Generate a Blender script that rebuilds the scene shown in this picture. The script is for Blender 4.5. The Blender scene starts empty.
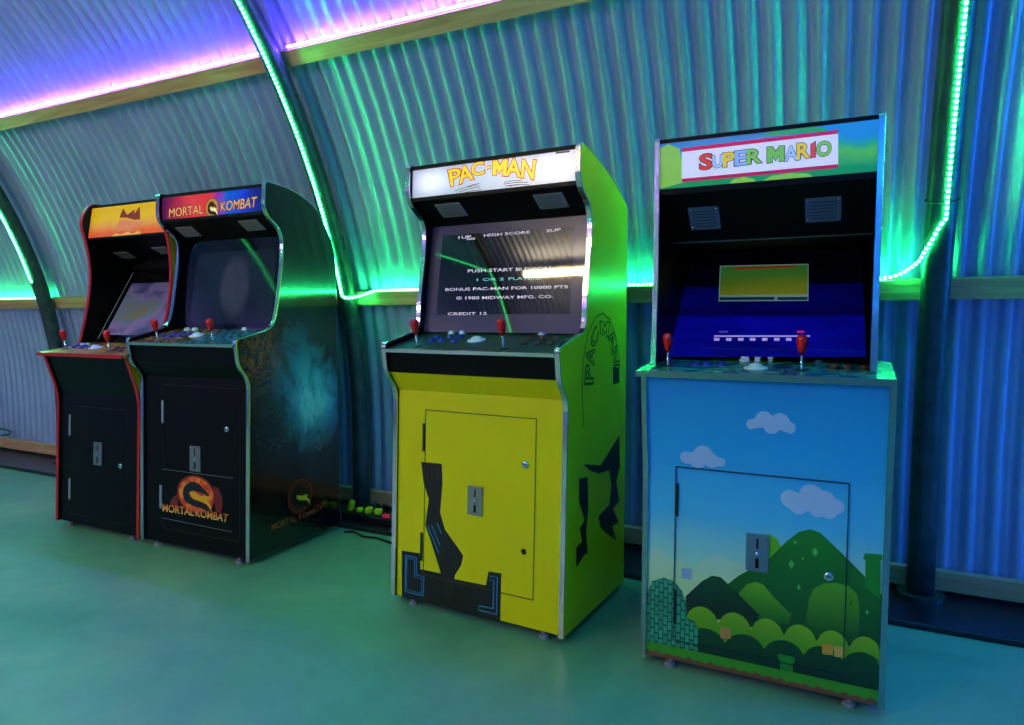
import bpy, bmesh, math, random
from mathutils import Vector, Matrix

# ------------------------------------------------------------------ camera
S = bpy.context.scene
COL = S.collection
F, CX, CY, CAMH = 677.0, 512.0, 362.5, 1.15
YAW, PITCH = math.radians(26.5), math.atan(45 / 677.0)
FW = Vector((-math.sin(YAW) * math.cos(PITCH), math.cos(YAW) * math.cos(PITCH), -math.sin(PITCH)))
RT = Vector((math.cos(YAW), math.sin(YAW), 0))
UP = RT.cross(FW)
CAM = Vector((0, 0, CAMH))
cd = bpy.data.cameras.new('camera')
cam = bpy.data.objects.new('camera', cd)
COL.objects.link(cam)
cd.sensor_width = 36
cd.lens = 36 * F / 1024
cd.clip_start = 0.05
m3 = Matrix((RT, UP, -FW)).transposed()
cam.matrix_world = Matrix.Translation(CAM) @ m3.to_4x4()
S.camera = cam

# ------------------------------------------------------------------ world and exposure
W = bpy.data.worlds.new('world')
S.world = W
W.use_nodes = True
W.node_tree.nodes['Background'].inputs[0].default_value = (0.02, 0.02, 0.03, 1)
W.node_tree.nodes['Background'].inputs[1].default_value = 0.0
S.view_settings.view_transform = 'Standard'
S.view_settings.look = 'None'
S.view_settings.gamma = 1
S.view_settings.use_curve_mapping = False
S.view_settings.exposure = -0.25

# strengths of the hut's lamps and of the added unseen fill lights (used by the builders of the lamps below)
GREEN = ((0.016, 1.0, 0.19), 150.0)
GREEN_FAR = ((0.016, 1.0, 0.19), 18.0)
GREEN_FILL = ((0.016, 1.0, 0.19), 85.0)
VIOLET = ((0.12, 0.035, 1.0), 370.0)
VIOLET_FILL = ((0.60, 0.22, 1.0), 185.0)
BLUE = ((0.002, 0.20, 1.0), 2300.0)
BLUE_FILL = ((0.002, 0.20, 1.0), 420.0)
WARM = ((1.0, 0.70, 0.32), 120.0)
COOL_FILL = ((1.0, 0.78, 0.80), 44.0)

# ------------------------------------------------------------------ helpers
def lin(c):
    return c / 12.92 if c <= 0.04045 else ((c + 0.055) / 1.055) ** 2.4
def hx(h):
    h = h.lstrip('#')
    return tuple(lin(int(h[i:i + 2], 16) / 255) for i in (0, 2, 4)) + (1,)

MATS = {}
def mat(name, col='#808080', rough=0.5, metal=0.0, emit=None, es=0.0, coat=0.0, spec=0.5, ior=1.5):
    if name in MATS:
        return MATS[name]
    m = bpy.data.materials.new(name)
    m.use_nodes = True
    b = m.node_tree.nodes['Principled BSDF']
    c = hx(col) if isinstance(col, str) else tuple(col) + (1,)
    b.inputs['Base Color'].default_value = c
    b.inputs['Roughness'].default_value = rough
    b.inputs['Metallic'].default_value = metal
    b.inputs['IOR'].default_value = ior
    b.inputs['Specular IOR Level'].default_value = spec
    b.inputs['Coat Weight'].default_value = coat
    b.inputs['Coat Roughness'].default_value = 0.08
    if emit is not None:
        b.inputs['Emission Color'].default_value = hx(emit) if isinstance(emit, str) else tuple(emit) + (1,)
        b.inputs['Emission Strength'].default_value = es
    MATS[name] = m
    return m

class NT:
    """small helper to add nodes to a material"""
    def __init__(self, m):
        self.t = m.node_tree
        self.b = self.t.nodes['Principled BSDF']
    def n(self, typ, **kw):
        x = self.t.nodes.new(typ)
        for k, v in kw.items():
            setattr(x, k, v)
        return x
    def l(self, a, b):
        self.t.links.new(a, b)
    def ramp(self, src, stops, interp='LINEAR'):
        r = self.n('ShaderNodeValToRGB')
        r.color_ramp.interpolation = interp
        e = r.color_ramp.elements
        while len(e) < len(stops):
            e.new(0.5)
        for el, (p, c) in zip(e, stops):
            el.position = p
            el.color = hx(c) if isinstance(c, str) else c
        self.l(src, r.inputs[0])
        return r.outputs[0]
    def obj(self):
        return self.n('ShaderNodeTexCoord').outputs['Object']
    def sep(self, v):
        s = self.n('ShaderNodeSeparateXYZ')
        self.l(v, s.inputs[0])
        return s.outputs
    def rng(self, v, a, b, c=0.0, d=1.0):
        r = self.n('ShaderNodeMapRange')
        self.l(v, r.inputs[0])
        for i, x in enumerate((a, b, c, d)):
            r.inputs[i + 1].default_value = x
        return r.outputs[0]
    def noise(self, v, scale, detail=4, rough=0.55, dist=0.0, stretch=None):
        if stretch:
            mp = self.n('ShaderNodeMapping')
            mp.inputs['Scale'].default_value = stretch
            self.l(v, mp.inputs[0])
            v = mp.outputs[0]
        x = self.n('ShaderNodeTexNoise')
        x.inputs['Scale'].default_value = scale
        x.inputs['Detail'].default_value = detail
        x.inputs['Roughness'].default_value = rough
        x.inputs['Distortion'].default_value = dist
        self.l(v, x.inputs['Vector'])
        return x.outputs[0]
    def math(self, op, a, b):
        x = self.n('ShaderNodeMath', operation=op)
        for i, v in enumerate((a, b)):
            if isinstance(v, (int, float)):
                x.inputs[i].default_value = v
            else:
                self.l(v, x.inputs[i])
        return x.outputs[0]
    def mix(self, f, a, b, mode='MIX'):
        x = self.n('ShaderNodeMix', data_type='RGBA', blend_type=mode)
        for s, v in ((x.inputs[0], f), (x.inputs[6], a), (x.inputs[7], b)):
            if isinstance(v, (int, float)):
                s.default_value = v
            elif isinstance(v, str):
                s.default_value = hx(v)
            else:
                self.l(v, s)
        return x.outputs[2]
    def bump(self, h, strength=0.2, dist=0.01):
        x = self.n('ShaderNodeBump')
        x.inputs['Strength'].default_value = strength
        x.inputs['Distance'].default_value = dist
        self.l(h, x.inputs['Height'])
        self.l(x.outputs[0], self.b.inputs['Normal'])

def mesh_obj(name, vs, fs, mats, parent=None, mi=None, smooth=False):
    me = bpy.data.meshes.new(name)
    me.from_pydata([tuple(v) for v in vs], [], fs)
    if not isinstance(mats, (list, tuple)):
        mats = [mats]
    for m in mats:
        me.materials.append(m)
    if mi:
        me.polygons.foreach_set('material_index', mi)
    if smooth:
        me.polygons.foreach_set('use_smooth', [True] * len(fs))
    me.validate()
    bm = bmesh.new()
    bm.from_mesh(me)
    bmesh.ops.recalc_face_normals(bm, faces=bm.faces)
    bm.to_mesh(me)
    bm.free()
    o = bpy.data.objects.new(name, me)
    COL.objects.link(o)
    o.parent = parent
    return o

def empty(name, loc=(0, 0, 0), rz=0.0):
    o = bpy.data.objects.new(name, None)
    o.empty_display_size = 0.1
    COL.objects.link(o)
    o.location = loc
    o.rotation_euler = (0, 0, rz)
    return o

def tag(o, label=None, cat=None, group=None, kind=None):
    for k, v in (('label', label), ('category', cat), ('group', group), ('kind', kind)):
        if v:
            o[k] = v
    return o

def box_vf(x0, x1, y0, y1, z0, z1):
    v = [(x, y, z) for z in (z0, z1) for y in (y0, y1) for x in (x0, x1)]
    f = [(0, 2, 3, 1), (4, 5, 7, 6), (0, 1, 5, 4), (2, 6, 7, 3), (0, 4, 6, 2), (1, 3, 7, 5)]
    return v, f

def box(name, x0, x1, y0, y1, z0, z1, m, parent=None, bevel=0.0):
    v, f = box_vf(x0, x1, y0, y1, z0, z1)
    o = mesh_obj(name, v, f, m, parent)
    if bevel:
        md = o.modifiers.new('bevel', 'BEVEL')
        md.width = bevel
        md.segments = 2
    return o

def slab(name, line, t, x0, x1, m, parent):
    """board following a polyline in (y, z), seen from -y; thickness t behind it"""
    n = len(line)
    nor = []
    for i in range(n):
        a = Vector(line[max(i - 1, 0)])
        b = Vector(line[min(i + 1, n - 1)])
        d = (b - a).normalized()
        nor.append(Vector((d.y, -d.x)))
    vs, fs = [], []
    for (p, q) in zip(line, nor):
        p = Vector(p)
        r = p + q * t
        vs += [(x0, p.x, p.y), (x1, p.x, p.y), (x1, r.x, r.y), (x0, r.x, r.y)]
    for i in range(n - 1):
        a, b = 4 * i, 4 * i + 4
        for k in range(4):
            fs.append((a + k, a + (k + 1) % 4, b + (k + 1) % 4, b + k))
    fs += [(0, 1, 2, 3), (4 * n - 4, 4 * n - 3, 4 * n - 2, 4 * n - 1)]
    return mesh_obj(name, vs, fs, m, parent)

def fillet(pts, seg=6):
    """closed polygon of (y, z, r) -> points with rounded corners"""
    out = []
    n = len(pts)
    for i in range(n):
        p = Vector(pts[i][:2])
        r = pts[i][2] if len(pts[i]) > 2 else 0
        if not r:
            out.append(p)
            continue
        a = Vector(pts[i - 1][:2]) - p
        b = Vector(pts[(i + 1) % n][:2]) - p
        r = min(r, a.length * 0.49, b.length * 0.49)
        s, e = p + a.normalized() * r, p + b.normalized() * r
        for k in range(seg + 1):
            t = k / seg
            out.append((1 - t) ** 2 * s + 2 * t * (1 - t) * p + t * t * e)
    return out

def lathe(prof, seg=20):
    """(r, h) profile -> verts, faces round +z"""
    vs, fs = [], []
    n = len(prof)
    for k in range(seg):
        a = 2 * math.pi * k / seg
        for r, h in prof:
            vs.append((r * math.cos(a), r * math.sin(a), h))
    for k in range(seg):
        for i in range(n - 1):
            a, b = k * n + i, ((k + 1) % seg) * n + i
            fs.append((a, b, b + 1, a + 1))
    return vs, fs

def tube_vf(path, r, seg=8, closed_ends=True):
    path = [Vector(p) for p in path]
    vs, fs = [], []
    n = len(path)
    prev = None
    for i, p in enumerate(path):
        d = (path[min(i + 1, n - 1)] - path[max(i - 1, 0)]).normalized()
        if prev is None:
            u = d.orthogonal().normalized()
        else:
            u = (prev - d * prev.dot(d)).normalized()
        prev = u
        w = d.cross(u)
        rr = r[i] if isinstance(r, (list, tuple)) else r
        for k in range(seg):
            a = 2 * math.pi * k / seg
            vs.append(p + (u * math.cos(a) + w * math.sin(a)) * rr)
    for i in range(n - 1):
        for k in range(seg):
            a, b = i * seg + k, i * seg + (k + 1) % seg
            fs.append((a, b, b + seg, a + seg))
    if closed_ends:
        fs.append(tuple(range(seg)))
        fs.append(tuple(range((n - 1) * seg, n * seg)))
    return vs, fs

def tube(name, path, r, m, parent=None, seg=8):
    v, f = tube_vf(path, r, seg)
    return mesh_obj(name, v, f, m, parent, smooth=True)

def resample(path, step):
    path = [Vector(p) for p in path]
    out = [path[0]]
    carry = 0.0
    for a, b in zip(path, path[1:]):
        L = (b - a).length
        t = step - carry
        while t <= L:
            out.append(a.lerp(b, t / L))
            t += step
        carry = L - (t - step)
    return out

class Frame:
    """a flat face of a thing: origin, u (right) and v (up) in the thing's own space; normal looks out"""
    def __init__(self, root, o, u, v):
        self.o, self.u, self.v = Vector(o), Vector(u).normalized(), Vector(v).normalized()
        self.n = self.u.cross(self.v)
        if root is not None:
            self.M = Matrix.Translation(root.location) @ Matrix.Rotation(root.rotation_euler[2], 4, 'Z')
        else:
            self.M = Matrix.Identity(4)
    def p(self, u, v, h=0.0):
        return self.o + self.u * u + self.v * v + self.n * h
    def px(self, x, y):
        d = FW + RT * ((x - CX) / F) - UP * ((y - CY) / F)
        o = self.M @ self.o
        n = self.M.to_3x3() @ self.n
        t = (o - CAM).dot(n) / d.dot(n)
        q = self.M.inverted() @ (CAM + d * t) - self.o
        return Vector((q.dot(self.u), q.dot(self.v)))
    def pxs(self, pts, org=(0, 0), s=1.0):
        return [self.px(org[0] + x / s, org[1] + y / s) for x, y in pts]

LAY = 0.0004
def decal(name, parent, fr, uv, m, layer):
    """flat print of an outline on a face"""
    n = len(uv)
    h = LAY * layer
    vs = [fr.p(u, v, h) for u, v in uv] + [fr.p(u, v, h - LAY * 0.9) for u, v in uv]
    fs = [tuple(range(n))] + [(i, (i + 1) % n, n + (i + 1) % n, n + i) for i in range(n)]
    return mesh_obj(name, vs, fs, m, parent)

def rings(c, r, n=36, sq=1.0, a0=0, a1=2 * math.pi):
    return [Vector((c[0] + r * math.cos(a0 + (a1 - a0) * k / n), c[1] + r * sq * math.sin(a0 + (a1 - a0) * k / n))) for k in range(n)]

def stroke(pts, w):
    """a polyline as a closed outline of width w"""
    pts = [Vector(p) for p in pts]
    L, R = [], []
    for i, p in enumerate(pts):
        d = (pts[min(i + 1, len(pts) - 1)] - pts[max(i - 1, 0)]).normalized()
        n = Vector((-d.y, d.x)) * w / 2
        L.append(p + n)
        R.append(p - n)
    return L + R[::-1]

def puffs(circles, n=40):
    """outline of overlapping circles seen as one cloud (star-shaped about the mean)"""
    cx = sum(c[0] for c in circles) / len(circles)
    cy = sum(c[1] for c in circles) / len(circles)
    out = []
    for k in range(n):
        a = 2 * math.pi * k / n
        d = Vector((math.cos(a), math.sin(a)))
        best = 0.0
        for (x, y, r) in circles:
            q = Vector((x - cx, y - cy))
            b = q.dot(d)
            disc = b * b - q.length_squared + r * r
            if disc > 0:
                best = max(best, b + math.sqrt(disc))
        out.append(Vector((cx, cy)) + d * best)
    return out

M_OUT = [(0, 0), (0, 0.7), (0.2, 0.7), (0.37, 0.40), (0.54, 0.7), (0.74, 0.7), (0.74, 0), (0.56, 0), (0.56, 0.36), (0.37, 0.10), (0.18, 0.36), (0.18, 0)]
def inflate(pts, d):
    pts = [Vector(p) for p in pts]
    n = len(pts)
    out = []
    for i in range(n):
        a = (pts[i] - pts[i - 1]).normalized()
        b = (pts[(i + 1) % n] - pts[i]).normalized()
        na, nb = Vector((-a.y, a.x)), Vector((-b.y, b.x))
        m = (na + nb).normalized()
        out.append(pts[i] + m * (d / max(m.dot(na), 0.45)))
    return out

def glyphs(s, bold=0.0, spacing=1.0, res=3, shear=0.0):
    if s == 'M':
        p = inflate(M_OUT, bold)
        return [Vector((q.x, q.y, 0)) for q in p], [tuple(range(len(p)))]
    c = bpy.data.curves.new('glyphs', 'FONT')
    c.body = s
    c.size = 1
    c.offset = bold
    c.space_character = spacing
    c.resolution_u = res
    c.shear = shear
    o = bpy.data.objects.new('glyphs', c)
    COL.objects.link(o)
    dg = bpy.context.evaluated_depsgraph_get()
    dg.update()
    me = bpy.data.meshes.new_from_object(o.evaluated_get(dg))
    vs = [v.co.copy() for v in me.vertices]
    fs = [tuple(p.vertices) for p in me.polygons]
    bpy.data.objects.remove(o)
    bpy.data.meshes.remove(me)
    bpy.data.curves.remove(c)
    return vs, fs

def lettering(name, parent, fr, items, m, layer, bold=0.0, mats=None, shear=0.0):
    """items: (string, four corners uv: lower-left, lower-right, upper-right, upper-left); one flat printed mesh"""
    if len(items) > 1 and len(items[0][0]) > 1:
        return [lettering(name, parent, fr, [i_], m, layer, bold, mats, shear) for i_ in items][0]
    V, FS, MI = [], [], []
    for k, (s, q) in enumerate(items):
        vs, fs = glyphs(s, 0.0, shear=shear)
        if not vs:
            continue
        x0, x1 = min(v.x for v in vs), max(v.x for v in vs)
        y0, y1 = min(v.y for v in vs), max(v.y for v in vs)
        if bold:
            vs, fs = glyphs(s, bold, shear=shear)
        q = [Vector(a) for a in q]
        base = len(V)
        for v in vs:
            a = (v.x - x0) / max(x1 - x0, 1e-6)
            b = (v.y - y0) / max(y1 - y0, 1e-6)
            p = (q[0] * (1 - a) + q[1] * a) * (1 - b) + (q[3] * (1 - a) + q[2] * a) * b
            V.append(fr.p(p.x, p.y, LAY * layer))
        FS += [tuple(i + base for i in f) for f in fs]
        MI += [k if mats else 0] * len(fs)
    return mesh_obj(name, V, FS, mats or m, parent, MI)

# ------------------------------------------------------------------ materials of the place
def m_sheet():
    m = mat('galvanised_sheet', '#A8B0B8', 0.42, 0.45)
    t = NT(m)
    n = t.noise(t.obj(), 2.2, 5)
    n2 = t.noise(t.obj(), 9.0, 3, stretch=(1, 0.3, 0.3))
    c = t.ramp(n, [(0.3, '#94A2C8'), (0.7, '#ACB8DA')])
    c = t.mix(t.rng(n2, 0.55, 0.8, 0, 0.35), c, '#8694B4')
    t.l(c, t.b.inputs['Base Color'])
    return m
def m_floor():
    m = mat('painted_concrete', '#8C968C', 0.32)
    t = NT(m)
    o = t.obj()
    n = t.noise(o, 0.9, 6, 0.6, 0.6)
    c = t.ramp(n, [(0.28, '#4C8460'), (0.5, '#689C76'), (0.72, '#8AB080')])
    n2 = t.noise(o, 5.0, 7, 0.7)
    c = t.mix(t.rng(n2, 0.45, 0.80, 0, 0.25), c, '#507C60')
    t.l(c, t.b.inputs['Base Color'])
    t.l(t.rng(n2, 0.2, 0.8, 0.40, 0.48), t.b.inputs['Roughness'])
    return m
def m_wood():
    m = mat('pine_timber', '#B98A5A', 0.6)
    t = NT(m)
    n = t.noise(t.obj(), 5.0, 4, 0.6, 1.2, stretch=(0.35, 6, 6))
    c = t.ramp(n, [(0.3, '#A87848'), (0.55, '#C99B68'), (0.8, '#D8B080')])
    k = t.noise(t.obj(), 7.0, 1, stretch=(1, 2, 2))
    c = t.mix(t.rng(k, 0.76, 0.80, 0, 0.8), c, '#5E3A20')
    t.l(c, t.b.inputs['Base Color'])
    t.bump(n, 0.15, 0.004)
    return m
SHEET, FLOOR, WOOD = m_sheet(), m_floor(), m_wood()
STEEL = mat('galvanised_pipe', '#6E7C76', 0.38, 0.35)
t = NT(STEEL)
n = t.noise(t.obj(), 14.0, 4)
t.l(t.ramp(n, [(0.35, '#2E3A36'), (0.7, '#46524C')]), t.b.inputs['Base Color'])
KERB = mat('black_kerb', '#15181A', 0.35)
BLACK = mat('black_laminate', '#040405', 0.4, spec=0.15)
BLACKM = mat('black_matt', '#040404', 0.7, spec=0.15)
CHROME = mat('chrome_trim', '#D8DCE0', 0.12, 1.0)
STEELP = mat('brushed_steel', '#A8A49A', 0.35, 1.0)
REDT = mat('red_edge_trim', '#C8141E', 0.3)
REDK = mat('red_joystick', '#E8060A', 0.25, coat=0.3)
WHITEB = mat('white_button', '#E8EEF0', 0.3)
BLUEB = mat('blue_button', '#10249C', 0.3)
BROWNB = mat('dark_red_button', '#7A1A18', 0.3)
BLACKB = mat('black_plastic', '#101012', 0.35)
GRILLE = mat('speaker_grille', '#8C8C84', 0.5, 0.3)

# ------------------------------------------------------------------ the hut
YC, ZC, R = -0.26, 0.45, 3.38
def arc(th, off=0.0, side=1):
    """point (Y, Z) of the hut's cross-section; th < 0 runs down the straight foot"""
    r = R + off
    if th < 0:
        return YC + side * r, ZC + th
    return YC + side * r * math.cos(th), ZC + r * math.sin(th)
RIBX = [-8.35, -5.45, -2.547, 0.285, 3.13]
RIBX_OPP = [-7.43, -4.60, -1.77, 1.06, 3.89]      # as the reflections in the screens show them
XL, XR = -9.0, 4.6
PITCHW, AMP, OFF = 0.083, 0.012, 0.116
TH = [-ZC] + [0.0] 
T_MID, T_TOP = math.asin((1.262 - ZC) / (R + 0.075)), math.asin((2.425 - ZC) / (R + 0.075))

def floor_obj():
    v, f = box_vf(XL, XR, -3.9, 3.4, -0.1, 0)
    return tag(mesh_obj('floor', v, f, FLOOR), 'grey-green painted concrete floor with worn patches', 'floor', kind='structure')
floor_obj()

def sheets(side, name, label):
    root = tag(empty(name, (0, 0, 0)), label, 'wall', kind='structure')
    edges = [XL] + RIBX + [XR]
    tiers = [[-ZC, 0.0] + [T_MID * k / 5 for k in range(1, 6)],
             [T_MID + (T_TOP - T_MID) * k / 8 for k in range(9)],
             [T_TOP + (math.pi / 2 - T_TOP) * k / 14 for k in range(15)]]
    for a, b in zip(edges, edges[1:]):
        n = int(round((b - a) / PITCHW * 8))
        xs = [a + (b - a) * i / n for i in range(n + 1)]
        for rows in tiers:
            vs, fs = [], []
            for th in rows:
                for x in xs:
                    y, z = arc(th, OFF + AMP * math.cos(2 * math.pi * x / PITCHW), side)
                    vs.append((x, y, z))
            w = len(xs)
            for j in range(len(rows) - 1):
                for i in range(n):
                    q = j * w + i
                    fs.append((q, q + 1, q + w + 1, q + w))
            mesh_obj('corrugated_sheet', vs, fs, SHEET, root, smooth=True)
    return root
sheets(1, 'wall_back', 'curved corrugated metal wall sweeping up over the cabinets')
sheets(-1, 'wall_front', 'curved corrugated metal wall facing the cabinets')
for nm, x0, x1, lb in (('wall_left', XL - 0.1, XL, 'flat end wall closing the hut on the left'),
                       ('wall_right', XR, XR + 0.1, 'flat end wall closing the hut on the right')):
    prof = [arc(-ZC, 0.15, 1)] + [arc(math.pi / 2 * k / 16, 0.15, 1) for k in range(17)] + \
           [arc(math.pi / 2 * (16 - k) / 16, 0.15, -1) for k in range(1, 17)] + [arc(-ZC, 0.15, -1)]
    nn = len(prof)
    vs = [(x0, y, z) for y, z in prof] + [(x1, y, z) for y, z in prof]
    fs = [tuple(range(nn)), tuple(range(nn, 2 * nn))] + [(i, (i + 1) % nn, nn + (i + 1) % nn, nn + i) for i in range(nn)]
    tag(mesh_obj(nm, vs, fs, SHEET), lb, 'wall', kind='structure')

RIBWORD = ['far end of the hut', 'left of the leftmost cabinet', 'between the black and yellow cabinets', 'right of the blue cabinet', 'right end of the hut']
def rib_path(x, side):
    return [(x, *arc(-ZC + 0.02, 0, side)), (x, *arc(-0.2, 0, side))] + [(x, *arc(math.pi / 2 * k / 40, 0, side)) for k in range(41)]
TIE = mat('cable_tie', '#0A0C0B', 0.5)
for side in (1, -1):
    for x, w in zip(RIBX if side > 0 else RIBX_OPP, RIBWORD if side > 0 else ['first from the far end', 'second from the far end', 'third from the far end', 'fourth from the far end', 'fifth from the far end']):
        rb = tube('steel_rib', rib_path(x, side), 0.05, STEEL, seg=20)
        tag(rb, 'curved steel pipe rib ' + (w if side > 0 else 'on the wall behind the viewer, ' + w), 'rib', kind='structure')
        y, z = arc(-ZC, 0, side)
        v, f = lathe([(0, 0.045), (0.085, 0.045), (0.085, 0.026), (0, 0.026)], 20)
        mesh_obj('base_flange', [(a + x, b + y, c) for a, b, c in v], f, STEEL, rb)
        for th in (0.34, 0.56, 0.80):
            yy, zz = arc(th, 0, side)
            ps = []
            tn = Vector((0, -side * math.sin(th), math.cos(th)))
            rn = Vector((0, side * math.cos(th), math.sin(th)))
            c0 = Vector((x, yy, zz))
            ps = [c0 + (Vector((1, 0, 0)) * math.cos(a) + rn * math.sin(a)) * 0.052 for a in [2 * math.pi * k / 20 for k in range(21)]]
            mesh_obj('cable_tie', *tube_vf(ps, 0.0035, 5), TIE, rb)

def rail(th, half, x0, x1, side, label):
    """timber rail lying between ribs and sheets, face square to the arc"""
    a, b = 0.053, 0.099
    if th < 0:
        rn, tn = Vector((0, side, 0)), Vector((0, 0, 1))
        c = Vector((0, YC, ZC + th))
        rr = R
    else:
        rn = Vector((0, side * math.cos(th), math.sin(th)))
        tn = Vector((0, -side * math.sin(th), math.cos(th)))
        c = Vector((0, YC, ZC))
        rr = R
    vs = []
    for x in (x0, x1):
        for q, s in ((a, -1), (a, 1), (b, 1), (b, -1)):
            p = c + rn * (rr + q) + tn * (s * half)
            vs.append((x, p.y, p.z))
    fs = [(0, 1, 2, 3), (4, 7, 6, 5)] + [(k, (k + 1) % 4, 4 + (k + 1) % 4, 4 + k) for k in range(4)]
    return tag(mesh_obj('timber_rail', vs, fs, WOOD), label, 'rail', kind='structure')
T_LOW = -(ZC - 0.083)
for side in (1, -1):
    suf = '' if side > 0 else ' behind the viewer'
    rail(T_TOP, 0.037, XL, XR, side, 'pine rail under the violet light strip' + suf)
    rail(T_MID, 0.039, XL, XR, side, 'pine rail at screen height along the corrugated wall' + suf)
    rail(T_LOW, 0.038, XL, XR, side, 'pine rail just above the floor' + suf)
    y0, y1 = (2.84, 3.25) if side > 0 else (-3.78, -3.35)
    box('kerb', XL, XR, y0, y1, 0.0, 0.026, KERB, None, 0.006)
    o = bpy.data.objects[[k.name for k in bpy.data.objects if k.name.startswith('kerb')][-1]]
    tag(o, 'low black kerb along the foot of the wall' + suf, 'kerb', kind='structure')

# ------------------------------------------------------------------ light strips
def led(name, path, colour, label, r=0.0055, pitch=0.020, dim=0.03):
    col, st = colour
    key = '%s_%d' % (name, st)
    mb = mat(key + '_chip', '#EEEEEE', 0.4, emit=col, es=st * 1.7)
    md = mat(key + '_sleeve', '#DDDDDD', 0.4, emit=col, es=st * dim)
    p = resample(path, pitch / 2)
    v, f = tube_vf(p, r, 6)
    n = len(p)
    mi = [(i % 2) for i in range(n - 1) for k in range(6)] + [0, 0]
    return tag(mesh_obj(name, v, f, [md, mb], None, mi, smooth=True), label, 'light strip')

def rib_led(x, th0, th1, side=1, n=40, dx=0.012):
    return [Vector((x + dx, *arc(th0 + (th1 - th0) * k / n, -0.055, side))) for k in range(n + 1)]
def rail_led(th, half, x0, x1, side=1, up=0.006, off=0.060):
    c = Vector((0, YC, ZC))
    rn = Vector((0, side * math.cos(th), math.sin(th)))
    tn = Vector((0, -side * math.sin(th), math.cos(th)))
    p = c + rn * (R + off) + tn * (half + up)
    return [Vector((x0, p.y, p.z)), Vector((x1, p.y, p.z))]
def bez(a, b, c, n=10):
    return [(1 - t) ** 2 * a + 2 * t * (1 - t) * b + t * t * c for t in [k / n for k in range(n + 1)]]

# centre bay: down the rib, along the rail, up the next rib
dn = rib_led(RIBX[2], math.pi / 2, T_MID + 0.012)
rl = rail_led(T_MID, 0.039, RIBX[2] + 0.16, RIBX[3] - 0.19)
upr = rib_led(RIBX[3], T_MID + 0.085, math.pi / 2)
k1 = bez(dn[-1], dn[-1] + Vector((0.02, 0.02, -0.035)), rl[0], 6)
def crom(ps, n=8):
    out = []
    for i in range(len(ps) - 1):
        p0, p1, p2, p3 = ps[max(i - 1, 0)], ps[i], ps[i + 1], ps[min(i + 2, len(ps) - 1)]
        for k in range(n):
            t = k / n
            out.append(0.5 * ((2 * p1) + (p2 - p0) * t + (2 * p0 - 5 * p1 + 4 * p2 - p3) * t ** 2 + (3 * p1 - p0 - 3 * p2 + p3) * t ** 3))
    return out + [ps[-1]]
def rib_y(z):
    return YC + math.sqrt(R * R - (z - ZC) ** 2)
def round_rib(a, dz, r=0.060):
    z = rl[1].z + dz
    return Vector((RIBX[3] - r * math.sin(a), rib_y(z) - r * math.cos(a), z))
k2 = crom([rl[1], Vector((RIBX[3] - 0.12, rl[1].y - 0.02, rl[1].z + 0.015)), round_rib(1.35, 0.055, 0.066), round_rib(0.95, 0.085), round_rib(0.5, 0.125), round_rib(0.1, 0.175), upr[0]])
led('green_light_strip', dn + k1[1:] + [rl[1]] + k2[1:] + upr[1:], GREEN,
    'green light strip running down one rib, along the rail and up the next rib')
# bay on the far left
lf = rail_led(T_MID, 0.039, XL + 0.2, RIBX[1] - 0.12)
ul = rib_led(RIBX[1], T_MID + 0.06, math.pi / 2)
led('green_light_strip', lf + bez(lf[1], Vector((RIBX[1], lf[1].y - 0.04, lf[1].z)), ul[0], 6)[1:] + ul[1:], GREEN,
    'green light strip on the leftmost rib and the rail beyond it')
for nm, a, b in (('left bay', XL + 0.1, RIBX[2] - 0.06), ('right bays', RIBX[2] + 0.06, XR - 0.1)):
    led('violet_light_strip', rail_led(T_TOP, 0.037, a, b, 1, 0.014, 0.060), VIOLET, 'violet light strip along the top of the upper pine rail, ' + nm)
led('blue_light_strip', rib_led(RIBX[4], 0.12, T_TOP - 0.03, 1, 40, -0.03), BLUE, 'blue light strip on the rib at the right end of the hut')
# wall behind the viewer
ob = rib_led(RIBX_OPP[1], 0.12, 0.985, -1, 30, 0.0)
oc = rib_led(RIBX_OPP[0], 1.40, 0.25, -1, 40, 0.0)
span = [Vector((RIBX_OPP[1] + (RIBX_OPP[0] - RIBX_OPP[1]) * k / 12, *arc(0.985 + 0.415 * k / 12, -0.055, -1))) for k in range(1, 12)]
led('green_light_strip', ob + span + oc, GREEN_FAR, 'green light strip looped between two ribs of the wall behind the viewer')
led('green_light_strip', rail_led(T_MID, 0.039, RIBX_OPP[1] + 0.1, -0.8, -1), GREEN_FILL, 'added green fill strip on the middle rail of the wall behind the viewer')  # strip added out of view to throw green on the floor
led('violet_light_strip', rail_led(T_TOP, 0.037, -8.6, -0.6, -1, 0.007, 0.06), VIOLET_FILL, 'added violet fill strip on the upper rail of the wall behind the viewer')  # added unseen strip, gives the sheet crests their lavender
led('blue_light_strip', rail_led(T_TOP, 0.037, -0.5, 4.4, -1, 0.007, 0.06), BLUE_FILL, 'added blue fill strip on the upper rail of the wall behind the viewer')  # added unseen strip, lights the centre bay blue from the front

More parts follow.
